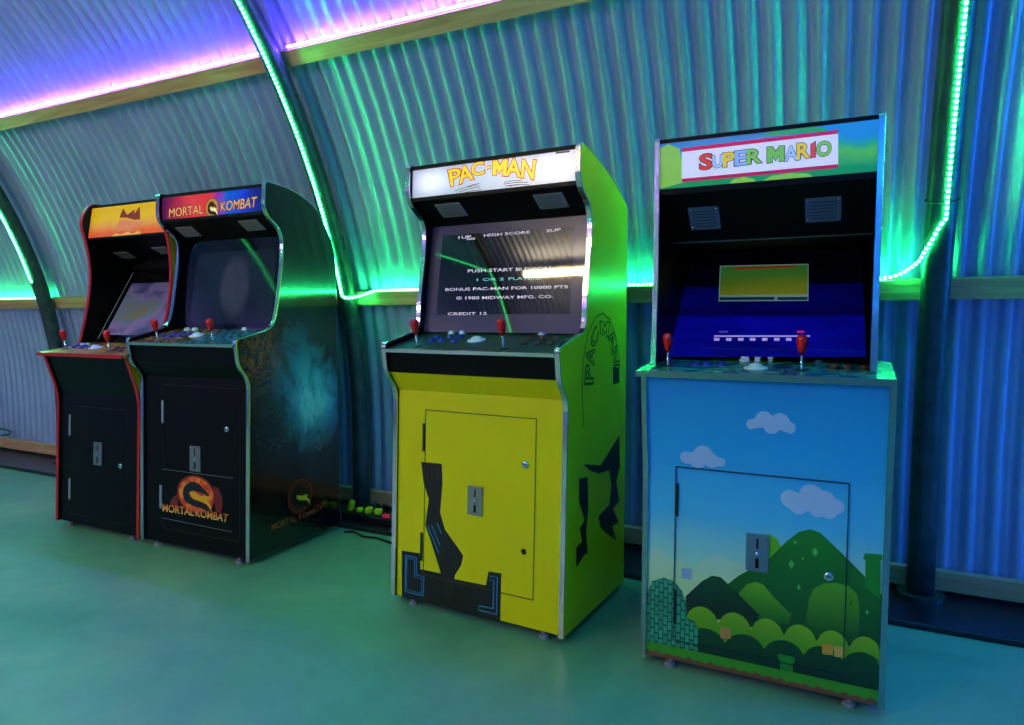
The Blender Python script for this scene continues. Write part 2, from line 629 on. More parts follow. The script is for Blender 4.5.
def tube_light(x0, x1, th, side, colour, label, off=-0.075):
    col, st = colour
    y, z = arc(th, off, side)
    root = empty('tube_light', ((x0 + x1) / 2, y, z))
    tag(root, label, 'lamp', 'tube lamps')
    rn = Vector((0, side * math.cos(th), math.sin(th)))
    L = (x1 - x0) / 2
    c = rn * 0.062
    box('housing', -L, L, c.y - 0.03, c.y + 0.03, c.z - 0.02, c.z + 0.02, mat('lamp_housing', '#D8D8D4', 0.5), root)
    mm = mat('tube_' + '_'.join('%d' % (k * 100) for k in col) + '_%d' % st, '#FFFFFF', 0.4, emit=col, es=st)
    mesh_obj('tube', *tube_vf([(-L + 0.03, 0, 0), (L - 0.03, 0, 0)], 0.04, 12), mm, root, smooth=True)
    return root
tube_light(-4.12, -2.3, 0.967, -1, WARM, 'warm tube lamp on the wall behind the viewer, facing the yellow cabinet')
tube_light(-7.0, -5.5, 0.55, -1, COOL_FILL, 'added white fill lamp on the wall behind the viewer, towards the far end')  # added unseen lamp, neutral fill for the left wall and floor

# ------------------------------------------------------------------ arcade cabinets: shared builders
def pr(c, rough=0.35):
    return mat('print_' + c.strip('#'), c, rough)
def lit(c, s=0.8):
    return mat('backlit_%s_%d' % (c.strip('#'), int(s * 100)), c, 0.25, emit=c, es=s)

def side_panel(root, prof, x0, x1, m_in, m_out, m_trim, name='side_panel'):
    n = len(prof)
    vs = [(x0, p.x, p.y) for p in prof] + [(x1, p.x, p.y) for p in prof]
    fs = [tuple(range(n)), tuple(range(n, 2 * n))] + [(i, (i + 1) % n, n + (i + 1) % n, n + i) for i in range(n)]
    left = abs(x0) > abs(x1)
    mi = [1 if left else 0, 0 if left else 1] + [0] * n
    o = mesh_obj(name, vs, fs, [m_in, m_out], root, mi)
    # moulding round the edge
    c = sum(((prof[i].x * prof[(i + 1) % n].y - prof[(i + 1) % n].x * prof[i].y) for i in range(n)))
    sg = 1 if c > 0 else -1
    V, FS = [], []
    for i in range(n):
        d = (prof[(i + 1) % n] - prof[i - 1]).normalized()
        nn = Vector((d.y, -d.x)) * sg
        q = prof[i] + nn * 0.0035
        p = prof[i] - nn * 0.001
        V += [(x0 - 0.0015, p.x, p.y), (x0 - 0.0005, q.x, q.y), (x1 + 0.0005, q.x, q.y), (x1 + 0.0015, p.x, p.y)]
    for i in range(n):
        a, b = 4 * i, 4 * ((i + 1) % n)
        for k in range(4):
            FS.append((a + k, a + (k + 1) % 4, b + (k + 1) % 4, b + k))
    mesh_obj('edge_moulding', V, FS, m_trim, o)
    return o

def fr_line(root, a, b, x=0.0):
    """frame on a board given by its (y, z) line: origin at a, v towards b"""
    return Frame(root, (x, a[0], a[1]), (1, 0, 0), (0, b[0] - a[0], b[1] - a[1]))

def fbox(name, parent, fr, u0, u1, v0, v1, h0, h1, m, bevel=0.0):
    vs = [fr.p(u, v, h) for h in (h0, h1) for v in (v0, v1) for u in (u0, u1)]
    f = [(0, 2, 3, 1), (4, 5, 7, 6), (0, 1, 5, 4), (2, 6, 7, 3), (0, 4, 6, 2), (1, 3, 7, 5)]
    o = mesh_obj(name, vs, f, m, parent)
    if bevel:
        md = o.modifiers.new('bevel', 'BEVEL')
        md.width = bevel
        md.segments = 2
    return o

def flathe(name, parent, fr, u, v, prof, m, seg=18, h=0.0, smooth=True):
    vs, fs = lathe(prof, seg)
    return mesh_obj(name, [fr.p(u + a, v + b, h + c) for a, b, c in vs], fs, m, parent, smooth=smooth)

def joystick(root, fr, x, y, length=0.088, washer=True):
    u, v = fr.px(x, y)
    k = flathe('joystick', root, fr, u, v, [(0, length - 0.036), (0.009, length - 0.036), (0.0125, length - 0.022), (0.016, length - 0.004), (0.0168, length + 0.006), (0.0145, length + 0.014), (0.009, length + 0.0195), (0, length + 0.0215)], REDK, 20)
    flathe('shaft', k, fr, u, v, [(0.0045, 0), (0.0045, length - 0.033), (0, length - 0.033)], CHROME, 10)
    if washer:
        flathe('dust_washer', k, fr, u, v, [(0.019, 0), (0.019, 0.002), (0, 0.0025)], BLACKB, 18)
    return k

BTN = [(0.0145, 0), (0.0145, 0.004), (0.012, 0.0055), (0.0105, 0.005), (0.0105, 0.009), (0.008, 0.0105), (0, 0.0105)]
def button(parent, fr, x, y, m, s=1.0):
    u, v = fr.px(x, y)
    o = flathe('button', parent, fr, u, v, [(a * s, b * s) for a, b in BTN], m, 16)
    if m is BROWNB:
        o.data.materials.append(BLACKB)
        n = len(BTN) - 1
        o.data.polygons.foreach_set('material_index', [1 if k % n < 3 else 0 for k in range(len(o.data.polygons))])
    return o
def trackball(parent, fr, x, y, m=None):
    u, v = fr.px(x, y)
    b = flathe('trackball', parent, fr, u, v, [(0.023, 0.003)] + [(0.023 * math.cos(a), 0.003 + 0.014 * math.sin(a)) for a in [math.pi / 2 * k / 6 for k in range(1, 7)]], m or WHITEB, 20)
    flathe('trackball_ring', b, fr, u, v, [(0.036, 0), (0.035, 0.003), (0.026, 0.005), (0.022, 0.002)], m or WHITEB, 24)
    return b

def coin_plate(root, fr, x0, y0, x1, y1, m=STEELP):
    a, b = fr.px(x0, y0), fr.px(x1, y1)
    u0, u1, v0, v1 = a.x, b.x, b.y, a.y
    cu, cv, H = (u0 + u1) / 2, (v0 + v1) / 2, v1 - v0
    p = fbox('coin_plate', root, fr, u0, u1, v0, v1, 0.0008, 0.0065, m, 0.0015)
    fbox('coin_slot', p, fr, cu - 0.003, cu + 0.003, v1 - H * 0.38, v1 - H * 0.12, 0.006, 0.0072, BLACKM)
    flathe('reject_button', p, fr, cu, cv - H * 0.02, [(0.008, 0.0), (0.008, 0.007), (0.005, 0.010), (0, 0.010)], CHROME, 14, 0.0055)
    fbox('return_slot', p, fr, cu - 0.005, cu + 0.005, v0 + H * 0.10, v0 + H * 0.36, 0.006, 0.0072, BLACKM)
    for su in (u0 + 0.007, u1 - 0.007):
        for sv in (v0 + 0.007, v1 - 0.007):
            flathe('screw', p, fr, su, sv, [(0.003, 0), (0.0025, 0.0015), (0, 0.002)], CHROME, 8, 0.006)
    return p

def lock(root, fr, x, y, r=0.011, m=CHROME):
    u, v = fr.px(x, y)
    k = flathe('lock', root, fr, u, v, [(r, 0), (r, 0.006), (r * 0.75, 0.008), (0, 0.008)], m, 18, 0.0008)
    fbox('keyhole', k, fr, u - r * 0.5, u + r * 0.5, v - r * 0.12, v + r * 0.12, 0.0085, 0.0094, BLACKM)
    return k

def hinge(root, fr, x, y0, y1, m=STEELP, w=0.010):
    a, b = fr.px(x, y0), fr.px(x, y1)
    return fbox('hinge', root, fr, a.x - w / 2, a.x + w / 2, b.y, a.y, 0.0008, 0.006, m, 0.001)

def seam_rect(root, fr, q, m, layer, w=0.0026, name='door_seam'):
    """thin groove line round a door; q = four corners uv"""
    q = [Vector(a) for a in q]
    c = sum(q, Vector((0, 0))) / 4
    inn = [a + (c - a).normalized() * w * 1.4 for a in q]
    V = [fr.p(a.x, a.y, LAY * layer) for a in q + inn] + [fr.p(a.x, a.y, 0) for a in q + inn]
    FS = []
    for i in range(4):
        j = (i + 1) % 4
        FS += [(i, j, 4 + j, 4 + i), (8 + i, 8 + j, j, i), (4 + i, 4 + j, 12 + j, 12 + i)]
    return mesh_obj(name, V, FS, m, root)

def grille(root, fr, q, m=None):
    """speaker plate with rows of holes; q corners uv LL, LR, UR, UL"""
    q = [Vector(a) for a in q]
    vs = [fr.p(a.x, a.y, h) for h in (0.0, 0.004) for a in q]
    f = [(0, 1, 2, 3), (4, 5, 6, 7)] + [(k, (k + 1) % 4, 4 + (k + 1) % 4, 4 + k) for k in range(4)]
    g = mesh_obj('speaker_grille', vs, f, m or GRILLE, root)
    for a, b in ((0.07, 0.1), (0.93, 0.1), (0.93, 0.9), (0.07, 0.9)):
        p = (q[0] * (1 - a) + q[1] * a) * (1 - b) + (q[3] * (1 - a) + q[2] * a) * b
        flathe('screw', g, fr, p.x, p.y, [(0.004, 0), (0.003, 0.0015), (0, 0.002)], CHROME, 8, 0.004)
    V, FS = [], []
    for i in range(11):
        for j in range(6):
            a, b = 0.16 + 0.68 * i / 10, 0.16 + 0.68 * j / 5
            p = (q[0] * (1 - a) + q[1] * a) * (1 - b) + (q[3] * (1 - a) + q[2] * a) * b
            k = len(V)
            V += [fr.p(p.x + 0.0022 * math.cos(t), p.y + 0.0022 * math.sin(t), 0.0043) for t in [math.pi / 3 * s for s in range(6)]]
            FS.append(tuple(range(k, k + 6)))
    h = mesh_obj('grille_holes', V, FS, BLACKM, g)
    h['kind'] = 'stuff'
    return g

def feet(root, xs, ys):
    ys = (0.028, ys[1])
    for x in xs:
        for y in ys:
            v, f = lathe([(0.0, 0.0), (0.018, 0.0), (0.018, 0.012), (0.008, 0.014), (0.008, 0.032), (0, 0.032)], 14)
            mesh_obj('levelling_foot', [(a + x, b + y, c) for a, b, c in v], f, mat('grey_foot', '#8A8C8A', 0.5), root)

DRAGON = [(300, 330), (303, 290), (315, 255), (340, 226), (365, 212), (372, 198), (390, 205), (405, 196), (425, 210), (445, 208), (470, 228), (478, 245), (505, 258), (520, 280), (540, 290),
          (535, 312), (505, 308), (500, 296), (470, 290), (430, 285), (390, 280), (368, 296), (360, 318), (370, 342), (402, 362), (460, 370),
          (510, 384), (542, 415), (552, 452), (500, 436), (450, 425), (400, 420), (345, 402), (312, 372)]
BELLY = [(366, 292), (400, 300), (440, 315), (470, 318), (500, 312), (525, 330), (515, 350), (545, 375), (560, 405), (556, 445), (545, 418), (520, 385), (480, 368), (430, 360), (388, 345), (364, 318)]
def emblem(parent, fr, c, r, m_rim, m_disc, m_body, m_belly, layer, sx=1.0):
    def mp(pts):
        return [Vector((c[0] + (x - 418) / 172 * r * sx, c[1] + (312 - y) / 172 * r)) for x, y in pts]
    e = decal('dragon_emblem', parent, fr, rings(c, r, 40) if sx == 1 else [Vector((c[0] + (p.x - c[0]) * sx, p.y)) for p in rings(c, r, 40)], m_rim, layer)
    in_ = rings(c, r * 0.91, 40)
    decal('ring', e, fr, [Vector((c[0] + (p.x - c[0]) * sx, p.y)) for p in in_], m_disc, layer + 1)
    decal('dragon_body', e, fr, mp(DRAGON), m_body, layer + 2)
    decal('dragon_belly', e, fr, mp(BELLY), m_belly, layer + 3)
    return e

def rect_px(fr, x0, y0, x1, y1):
    a, b = fr.px(x0, y0), fr.px(x1, y1)
    return [Vector((a.x, b.y)), Vector((b.x, b.y)), Vector((b.x, a.y)), Vector((a.x, a.y))]

def quad_px(fr, pts, org, s):
    return fr.pxs(pts, org, s)

def textline(fr, s, org, sc, x0, y0, x1, y1, h):
    return (s, fr.pxs([(x0, y0), (x1, y1), (x1, y1 - h), (x0, y0 - h)], org, sc))

def glass_mat(name, col='#07070B', rough=0.03, ior=1.75):
    return mat(name, col, rough, ior=ior)

# profile shared by the yellow and the black dragon cabinet
PROF_A = [(0.0, 0.028), (0.032, 0.865, 0.07), (-0.026, 0.93, 0.03), (-0.042, 1.048, 0.02), (0.185, 1.10, 0.07), (0.215, 1.20, 0.06), (0.258, 1.44, 0.1),
          (0.258, 1.565, 0.06), (0.143, 1.635, 0.06), (0.155, 1.782, 0.02)]
def body_a(root, Wd, side_out, side_in, trim, mats, back, lean=0.0, depth=0.635, drop=0.0):
    t = 0.018
    prof = fillet([(p[0] - (lean if p[1] > 1.15 else 0), p[1] - (drop if p[1] > 1.5 else 0)) + p[2:] for p in PROF_A] + back + [(depth, 0.028)])
    h = Wd / 2
    for x0, x1 in ((-h, -h + t), (h - t, h)):
        side_panel(root, prof, x0, x1, side_in, side_out, trim)
    a = h - t
    L = {}
    L['front'] = [(0.010, 0.03), (0.040, 0.862)]
    L['slope'] = [(0.040, 0.862), (-0.016, 0.936)]
    L['apron'] = [(-0.016, 0.936), (-0.030, 1.028)]
    L['deck'] = [(-0.046, 1.028), (0.245, 1.092)]
    L['glass'] = [(0.235, 1.090), (0.303, 1.548)]
    L['speaker'] = [(0.303, 1.548), (0.168, 1.638)]
    L['marquee'] = [(0.166, 1.648), (0.171, 1.762)]
    for k in ('speaker', 'marquee'):
        L[k] = [(y - lean, z - drop) for y, z in L[k]]
    L['glass'] = [(L['glass'][0][0] - lean, L['glass'][0][1]), (L['glass'][1][0] - lean, L['glass'][1][1] - drop)]
    P = {}
    P['front'] = slab('front_panel', L['front'], 0.016, -a, a, mats['front'], root)
    P['slope'] = slab('slope_panel', L['slope'], 0.012, -a, a, mats['slope'], root)
    P['apron'] = slab('apron_panel', L['apron'], 0.012, -a, a, BLACK, root)
    P['deck'] = slab('control_panel', L['deck'], 0.012, -a, a, mats['deck'], root)
    fd = fr_line(root, *L['deck'])
    fbox('front_edge_trim', P['deck'], fd, -a, a, -0.003, 0.004, -0.012, 0.002, mats['decktrim'])
    P['glass'] = slab('screen_glass', L['glass'], 0.006, -a, a, mats['glass'], root)
    P['speaker'] = slab('speaker_panel', L['speaker'], 0.012, -a, a, BLACK, root)
    P['marquee'] = slab('marquee', L['marquee'], 0.008, -a, a, mats['marquee'], root)
    slab('marquee_sill', [(0.160 - lean, 1.634 - drop), (0.162 - lean, 1.649 - drop)], 0.02, -a, a, BLACK, root)
    slab('marquee_lintel', [(0.166 - lean, 1.761 - drop), (0.168 - lean, 1.776 - drop)], 0.02, -a, a, BLACK, root)
    top = [(0.172 - lean, 1.774 - drop)] + [(y - 0.006, z - 0.008) for y, z, *_ in back]
    slab('top_board', top, 0.012, -a, a, BLACK, root)
    slab('back_board', [(depth - 0.010, back[-1][1] - 0.03), (depth - 0.013, 0.04)], 0.012, -a, a, BLACKM, root)
    box('base_board', -a, a, 0.03, depth - 0.03, 0.028, 0.04, BLACKM, root)
    feet(root, (-h + 0.09, h - 0.09), (0.07, 0.55))
    FR = {k: fr_line(root, *v) for k, v in L.items()}
    return P, FR, a

# ------------------------------------------------------------------ yellow cabinet
def yellow_cabinet():
    root = empty('arcade_cabinet', (-1.250, 2.160, 0), math.radians(-3.0))
    tag(root, 'bright yellow arcade cabinet with white backlit PAC-MAN marquee', 'arcade cabinet', 'arcade cabinets along the wall')
    YEL = mat('yellow_laminate', '#F0E000', 0.3, spec=0.3)
    mq = mat('pacman_marquee', '#E8E6EE', 0.2)
    t = NT(mq)
    s = t.sep(t.obj())
    def spot(cx, cz, rx, rz):
        a = t.math('DIVIDE', t.math('SUBTRACT', s[0], cx), rx)
        b = t.math('DIVIDE', t.math('SUBTRACT', s[2], cz), rz)
        d = t.math('ADD', t.math('MULTIPLY', a, a), t.math('MULTIPLY', b, b))
        return t.math('POWER', 2.718, t.math('MULTIPLY', d, -1.0))
    e = t.math('ADD', t.math('ADD', spot(-0.27, 1.69, 0.09, 0.05), spot(0.27, 1.69, 0.09, 0.05)), t.math('MULTIPLY', spot(0, 1.69, 0.16, 0.08), 0.4))
    t.b.inputs['Emission Color'].default_value = hx('#F0EAFF')
    t.l(t.math('ADD', t.math('MULTIPLY', e, 0.85), 0.16), t.b.inputs['Emission Strength'])
    mats = dict(front=YEL, slope=YEL, deck=mat('green_grey_deck', '#0C3A2C', 0.35), decktrim=CHROME, glass=glass_mat('pac_glass', '#5A4854', 0.03, 1.8), marquee=mq)
    P, FR, a = body_a(root, 0.768, YEL, BLACK, CHROME, mats, [(0.27, 1.738, 0.1), (0.43, 1.690, 0.1), (0.602, 1.605, 0.03)], 0.028, 0.605, 0.016)
    f = FR['front']
    fp = P['front']
    K = pr('#0C0A0C')
    O, Z = (390, 400), 3.022
    q = f.pxs([(100, 604), (435, 606), (442, 57), (102, 28)], O, Z)
    u0, u1, v0, v1 = q[0].x, (q[1].x + q[2].x) / 2, q[1].y, q[3].y
    door = fbox('coin_door', root, f, u0, u1, v0, v1, 0.0, 0.0006, YEL)
    # the printed trail, block and lines
    tr = decal('trail_print', fp, f, f.pxs([(95, 187), (157, 193), (159, 250), (152, 340), (166, 390), (222, 470), (215, 500), (196, 530), (186, 625), (165, 570), (150, 510), (125, 430), (107, 378), (118, 300), (102, 250)], O, Z), pr('#17100F'), 3)
    for x in (112, 126, 142):
        decal('trail_stripe', tr, f, stroke(f.pxs([(x, 190), (x + 2, 240)], O, Z), 0.005), pr('#4A2A20'), 4)
    for x0, y0, x1, y1 in ((114, 380, 148, 462), (126, 378, 152, 440), (142, 370, 156, 404)):
        decal('trail_line', tr, f, stroke(f.pxs([(x0, y0), (x1, y1)], O, Z), 0.0035), pr('#2A8CB0'), 4)
    bl = decal('block_print', fp, f, f.pxs([(36, 455), (90, 463), (92, 511), (150, 523), (190, 540), (290, 560), (298, 518), (337, 524), (333, 668), (36, 592)], O, Z), K, 2)
    cy = pr('#2FA0C8')
    decal('block_line', bl, f, stroke(f.pxs([(48, 470), (80, 476), (80, 528), (103, 534), (100, 592), (46, 578), (48, 470)], O, Z), 0.004), cy, 3)
    decal('block_line', bl, f, stroke(f.pxs([(52, 477), (75, 482), (75, 534), (97, 540), (95, 585), (50, 572), (52, 477)], O, Z), 0.0025), cy, 4)
    decal('block_line', bl, f, stroke(f.pxs([(302, 532), (325, 536), (322, 648), (268, 634), (270, 622), (312, 630), (314, 546), (302, 544)], O, Z), 0.004), cy, 3)
    seam_rect(door, f, [(u0, v0), (u1, v0), (u1, v1), (u0, v1)], pr('#3A3608'), 6)
    hinge(door, f, 390 + 104 / Z, 400 + 70 / Z, 400 + 155 / Z, mat('dark_steel', '#3A3A36', 0.4, 0.8))
    hinge(door, f, 390 + 97 / Z, 400 + 400 / Z, 400 + 485 / Z, MATS['dark_steel'])
    coin_plate(door, f, 390 + 237 / Z, 400 + 256 / Z, 390 + 281 / Z, 400 + 352 / Z)
    lock(door, f, 390 + 410 / Z, 400 + 195 / Z, 0.014)
    uv = f.px(390 + 405 / Z, 400 + 458 / Z)
    decal('lock_hole', door, f, rings(uv, 0.011, 20), K, 7)
    # controls
    d = FR['deck']
    O, Z = (380, 310), 5.39
    joystick(root, d, 380 + 203 / Z, 310 + 197 / Z)
    joystick(root, d, 380 + 668 / Z, 310 + 208 / Z)
    for x, y in ((278, 168), (308, 150), (332, 168), (378, 145), (400, 170), (437, 145)):
        button(P['deck'], d, 380 + x / Z, 310 + y / Z, BLUEB)
    for x, y in ((387, 126), (446, 126), (875, 130)):
        button(P['deck'], d, 380 + x / Z, 310 + y / Z, WHITEB, 1.15)
    for x, y in ((775, 182), (810, 157), (848, 183), (878, 158), (918, 185), (950, 158)):
        button(P['deck'], d, 380 + x / Z, 310 + y / Z, BROWNB)
    trackball(P['deck'], d, 380 + 520 / Z, 310 + 163 / Z)
    fa = FR['apron']
    for x in (210, 718):
        b = fa.px(380 + x / Z, 310 + 240 / Z)
        fbox('latch', P['apron'], fa, b.x - 0.04, b.x + 0.04, 0.083, 0.088, 0, 0.005, STEELP)
    # speakers
    s = FR['speaker']
    for q in (((198, 255), (228, 262), (170, 218), (115, 228)), ((500, 235), (580, 228), (545, 182), (462, 190))):
        c = sum((Vector(s.px(400 + x / 3.452, 140 + y / 3.452)) for x, y in q), Vector((0, 0))) / 4
        grille(root, s, [(c.x - 0.06, c.y - 0.038), (c.x + 0.06, c.y - 0.038), (c.x + 0.06, c.y + 0.038), (c.x - 0.06, c.y + 0.038)])
    # marquee lettering
    m = FR['marquee']
    O, Z = (410, 150), 5.851
    L = [('P', [(242, 211), (286, 197), (298, 106), (227, 120)]), ('A', [(293, 197), (370, 168), (352, 86), (285, 102)]), ('C', [(362, 152), (436, 140), (432, 66), (362, 78)]),
         ('-', [(453, 108), (468, 106), (468, 95), (453, 97)]), ('M', [(487, 146), (560, 148), (572, 56), (487, 64)]), ('A', [(562, 150), (646, 156), (640, 52), (580, 52)]), ('N', [(652, 160), (722, 170), (736, 62), (660, 58)])]
    it = [(c, m.pxs(p, O, Z)) for c, p in L]
    lettering('marquee_lettering_outline', P['marquee'], m, it, lit('#C83A14', 0.45), 2, 0.06)
    lettering('marquee_lettering', P['marquee'], m, it, lit('#FFD21E', 0.75), 3, 0.018)
    for x0, y0, x1, y1 in ((262, 240, 400, 205), (290, 246, 410, 216), (330, 218, 408, 196), (300, 256, 420, 232), (548, 200, 690, 190), (548, 190, 660, 178), (556, 212, 700, 204)):
        decal('speed_line', P['marquee'], m, stroke(m.pxs([(x0, y0), ((x0 + x1) / 2, (y0 + y1) / 2 - 5), (x1, y1)], O, Z), 0.0022), pr('#4A3A40'), 2)
    lettering('maker_name', P['marquee'], m, [textline(m, 'MIDWAY', O, Z, 574, 217, 640, 209, 11)], pr('#202028'), 2)
    decal('small_print', P['marquee'], m, stroke(m.pxs([(852, 18), (936, 8)], O, Z), 0.006), pr('#3A3840'), 2)
    # screen
    g = FR['glass']
    O, Z = (425, 205), 5.576
    dm = mat('pac_display', '#0C080C', 0.03, ior=1.8)
    dsp = decal('display', P['glass'], g, g.pxs([(62, 612), (808, 606), (830, 122), (100, 172)], O, Z), dm, 2)
    it = [textline(g, 'HIGH SCORE', O, Z, 330, 178, 585, 158, 15), textline(g, '1UP', O, Z, 188, 190, 258, 184, 15), textline(g, '00', O, Z, 234, 196, 280, 193, 12), textline(g, '2UP', O, Z, 676, 152, 757, 144, 14),
          textline(g, 'BONUS PAC-MAN FOR 10000 PTS', O, Z, 115, 480, 798, 464, 16), textline(g, '\u00a9 1980 MIDWAY MFG. CO.', O, Z, 175, 528, 715, 518, 17), textline(g, 'CREDIT 12', O, Z, 128, 615, 345, 612, 15),
          textline(g, 'PUSH START BUTTON', O, Z, 240, 377, 700, 361, 17)]
    lettering('screen_text', dsp, g, it, mat('screen_white', '#B8B0C0', 0.3, emit='#D8C8DC', es=0.75), 3, 0.012)
    lettering('screen_text', dsp, g, [textline(g, '1 OR 2', O, Z, 290, 425, 440, 420, 15), textline(g, 'PLAYERS', O, Z, 468, 419, 650, 414, 15)], mat('screen_cyan', '#50B0B0', 0.3, emit='#60C8C8', es=0.55), 3, 0.012)
    # side print
    h = 0.384
    sf = Frame(root, (h, 0, 0), (0, 1, 0), (0, 0, 1))
    O, Z = (555, 300), 2.588
    sp = [c for c in root.children if c.name.startswith('side_panel')][-1]
    decal('block_print', sp, sf, sf.pxs([(62, 462), (84, 458), (86, 540), (80, 600), (84, 655), (75, 660), (55, 692), (55, 640), (70, 625), (64, 590), (76, 570), (62, 520)], O, Z), K, 2)
    decal('block_print', sp, sf, sf.pxs([(74, 425), (118, 428), (140, 392), (166, 350), (168, 430), (158, 470), (166, 520), (150, 540), (164, 575), (148, 585), (158, 622), (136, 606), (118, 590), (112, 560), (140, 530), (146, 480), (140, 440), (112, 450), (88, 440)], O, Z), K, 2)
    decal('bar_print', sp, sf, sf.pxs([(150, 172), (166, 176), (166, 214), (150, 218)], O, Z), K, 2)
    decal('arch_line', sp, sf, stroke(sf.pxs([(74, 330), (70, 240), (72, 160), (84, 90), (104, 45), (124, 34), (142, 50), (156, 90), (164, 140), (168, 175)], O, Z), 0.004), K, 2)
    lt = [('P', [(78, 215), (76, 180), (96, 178), (98, 213)]), ('A', [(80, 178), (82, 138), (100, 134), (98, 172)]), ('C', [(90, 128), (102, 90), (114, 92), (108, 126)]),
          ('M', [(116, 92), (134, 66), (142, 84), (126, 110)]), ('A', [(138, 86), (150, 96), (142, 122), (132, 112)]), ('N', [(146, 110), (164, 140), (160, 165), (144, 140)])]
    lt = [('P', [(98, 214), (97, 172), (78, 170), (77, 216)]), ('A', [(99, 168), (102, 128), (84, 118), (79, 166)]), ('C', [(103, 124), (113, 90), (104, 66), (88, 108)]),
          ('M', [(118, 88), (136, 94), (140, 58), (116, 56)]), ('A', [(137, 98), (148, 132), (158, 112), (145, 66)]), ('N', [(148, 136), (152, 168), (166, 166), (159, 118)])]
    it = [(c, sf.pxs(p, O, Z)) for c, p in lt]
    lettering('side_lettering_outline', sp, sf, it, K, 3, 0.05)
    lettering('side_lettering', sp, sf, it, YEL, 4, -0.015)
yellow_cabinet()

# ------------------------------------------------------------------ black dragon cabinet
def dragon_cabinet():
    root = empty('arcade_cabinet', (-2.819, 2.185, 0), math.radians(1.0))
    tag(root, 'black arcade cabinet with red and blue MORTAL KOMBAT marquee and smoky teal side', 'arcade cabinet', 'arcade cabinets along the wall')
    art = mat('smoky_side_art', '#061012', 0.14, coat=0.5)
    t = NT(art)
    o = t.obj()
    s = t.sep(o)
    def blob(cy, cz, ry, rz):
        a = t.math('DIVIDE', t.math('SUBTRACT', s[1], cy), ry)
        b = t.math('DIVIDE', t.math('SUBTRACT', s[2], cz), rz)
        d = t.math('ADD', t.math('MULTIPLY', a, a), t.math('MULTIPLY', b, b))
        return t.math('POWER', 2.718, t.math('MULTIPLY', d, -1.0))
    n = t.noise(o, 7.0, 6, 0.65, 1.0, stretch=(1, 1, 0.55))
    n2 = t.noise(o, 22.0, 5, 0.7, 2.0)
    g = t.math('MULTIPLY', t.math('ADD', blob(0.45, 0.70, 0.17, 0.20), t.math('MULTIPLY', blob(0.3, 0.95, 0.3, 0.3), 0.28)), t.rng(n, 0.15, 0.55))
    c = t.ramp(g, [(0.0, '#040809'), (0.18, '#0C2A30'), (0.4, '#246E90'), (0.75, '#50A8D0'), (1.0, '#80CCE8')])
    g2 = t.math('MULTIPLY', blob(0.08, 0.98, 0.12, 0.14), t.rng(n2, 0.42, 0.62))
    c = t.mix(g2, c, '#C8541E')
    g3 = t.math('MULTIPLY', t.math('ADD', blob(0.06, 0.72, 0.07, 0.2), blob(0.04, 0.36, 0.07, 0.12)), t.rng(n, 0.45, 0.6, 0, 0.7))
    c = t.mix(g3, c, '#5A2C12')
    g4 = t.math('MULTIPLY', t.math('ADD', blob(0.28, 0.60, 0.22, 0.12), blob(0.18, 0.82, 0.10, 0.16)), t.rng(n2, 0.46, 0.66, 0, 0.6))
    c = t.mix(g4, c, '#1E5A5C')
    t.l(c, t.b.inputs['Base Color'])
    mq = mat('dragon_marquee', '#802030', 0.15)
    t = NT(mq)
    o = t.obj()
    x = t.rng(t.sep(o)[0], -0.33, 0.33)
    n = t.noise(o, 9.0, 3)
    x = t.math('ADD', x, t.math('MULTIPLY', t.math('SUBTRACT', n, 0.5), 0.25))
    c = t.ramp(x, [(0.0, '#301048'), (0.14, '#A82040'), (0.3, '#E04040'), (0.5, '#E83038'), (0.58, '#9828A0'), (0.68, '#1058C8'), (0.85, '#1830C8'), (1.0, '#141C70')])
    t.l(c, t.b.inputs['Base Color'])
    t.l(c, t.b.inputs['Emission Color'])
    t.b.inputs['Emission Strength'].default_value = 0.55
    dk = mat('dragon_deck', '#304048', 0.25)
    t = NT(dk)
    o = t.obj()
    n = t.noise(o, 26.0, 4, 0.6, 1.5)
    xx = t.rng(t.sep(o)[0], -0.06, 0.06)
    c1 = t.ramp(n, [(0.35, '#1A1014'), (0.5, '#7A4420'), (0.62, '#B88A50')])
    c2 = t.ramp(n, [(0.35, '#06242C'), (0.5, '#146070'), (0.65, '#40A0B0')])
    t.l(t.mix(xx, c1, c2), t.b.inputs['Base Color'])
    mats = dict(front=BLACK, slope=BLACK, deck=dk, decktrim=CHROME, glass=glass_mat('dragon_glass', '#050608', 0.04, 1.6), marquee=mq)
    P, FR, a = body_a(root, 0.745, art, BLACK, CHROME, mats, [(0.33, 1.772, 0.1), (0.485, 1.715, 0.1), (0.632, 1.52, 0.12)])
    f, fp = FR['front'], P['front']
    # door, hinges, coin plate, lock
    O, Z = (0, 283), 2.56
    q = rect_px(f, 163, 384, 240, 530)
    door = fbox('coin_door', root, f, q[0].x, q[1].x, f.px(200, 535).y, q[2].y, 0, 0.0006, BLACK)
    seam_rect(door, f, [(q[0].x, f.px(200, 535).y), (q[1].x, f.px(200, 535).y), q[2], q[3]], pr('#040404'), 3)
    WM = mat('pale_steel', '#B8C0C0', 0.35, 0.6)
    hinge(door, f, 418 / Z, 283 + 300 / Z, 283 + 358 / Z, WM, 0.014)
    hinge(door, f, 413 / Z, 283 + 517 / Z, 283 + 576 / Z, WM, 0.014)
    coin_plate(door, f, 488 / Z, 283 + 416 / Z, 515 / Z, 283 + 484 / Z)
    lock(door, f, 582 / Z, 283 + 374 / Z, 0.014)
    # emblem sticker
    O, Z = (150, 460), 9.06
    q = f.pxs([(106, 522), (745, 652), (752, 165), (108, 80)], O, Z)
    st = decal('sticker', fp, f, q, mat('sticker_black', '#050506', 0.4, spec=0.15), 3)
    sm = pr('#707478')
    decal('sticker_edge', st, f, stroke([q[2], q[3]], 0.003), sm, 4)
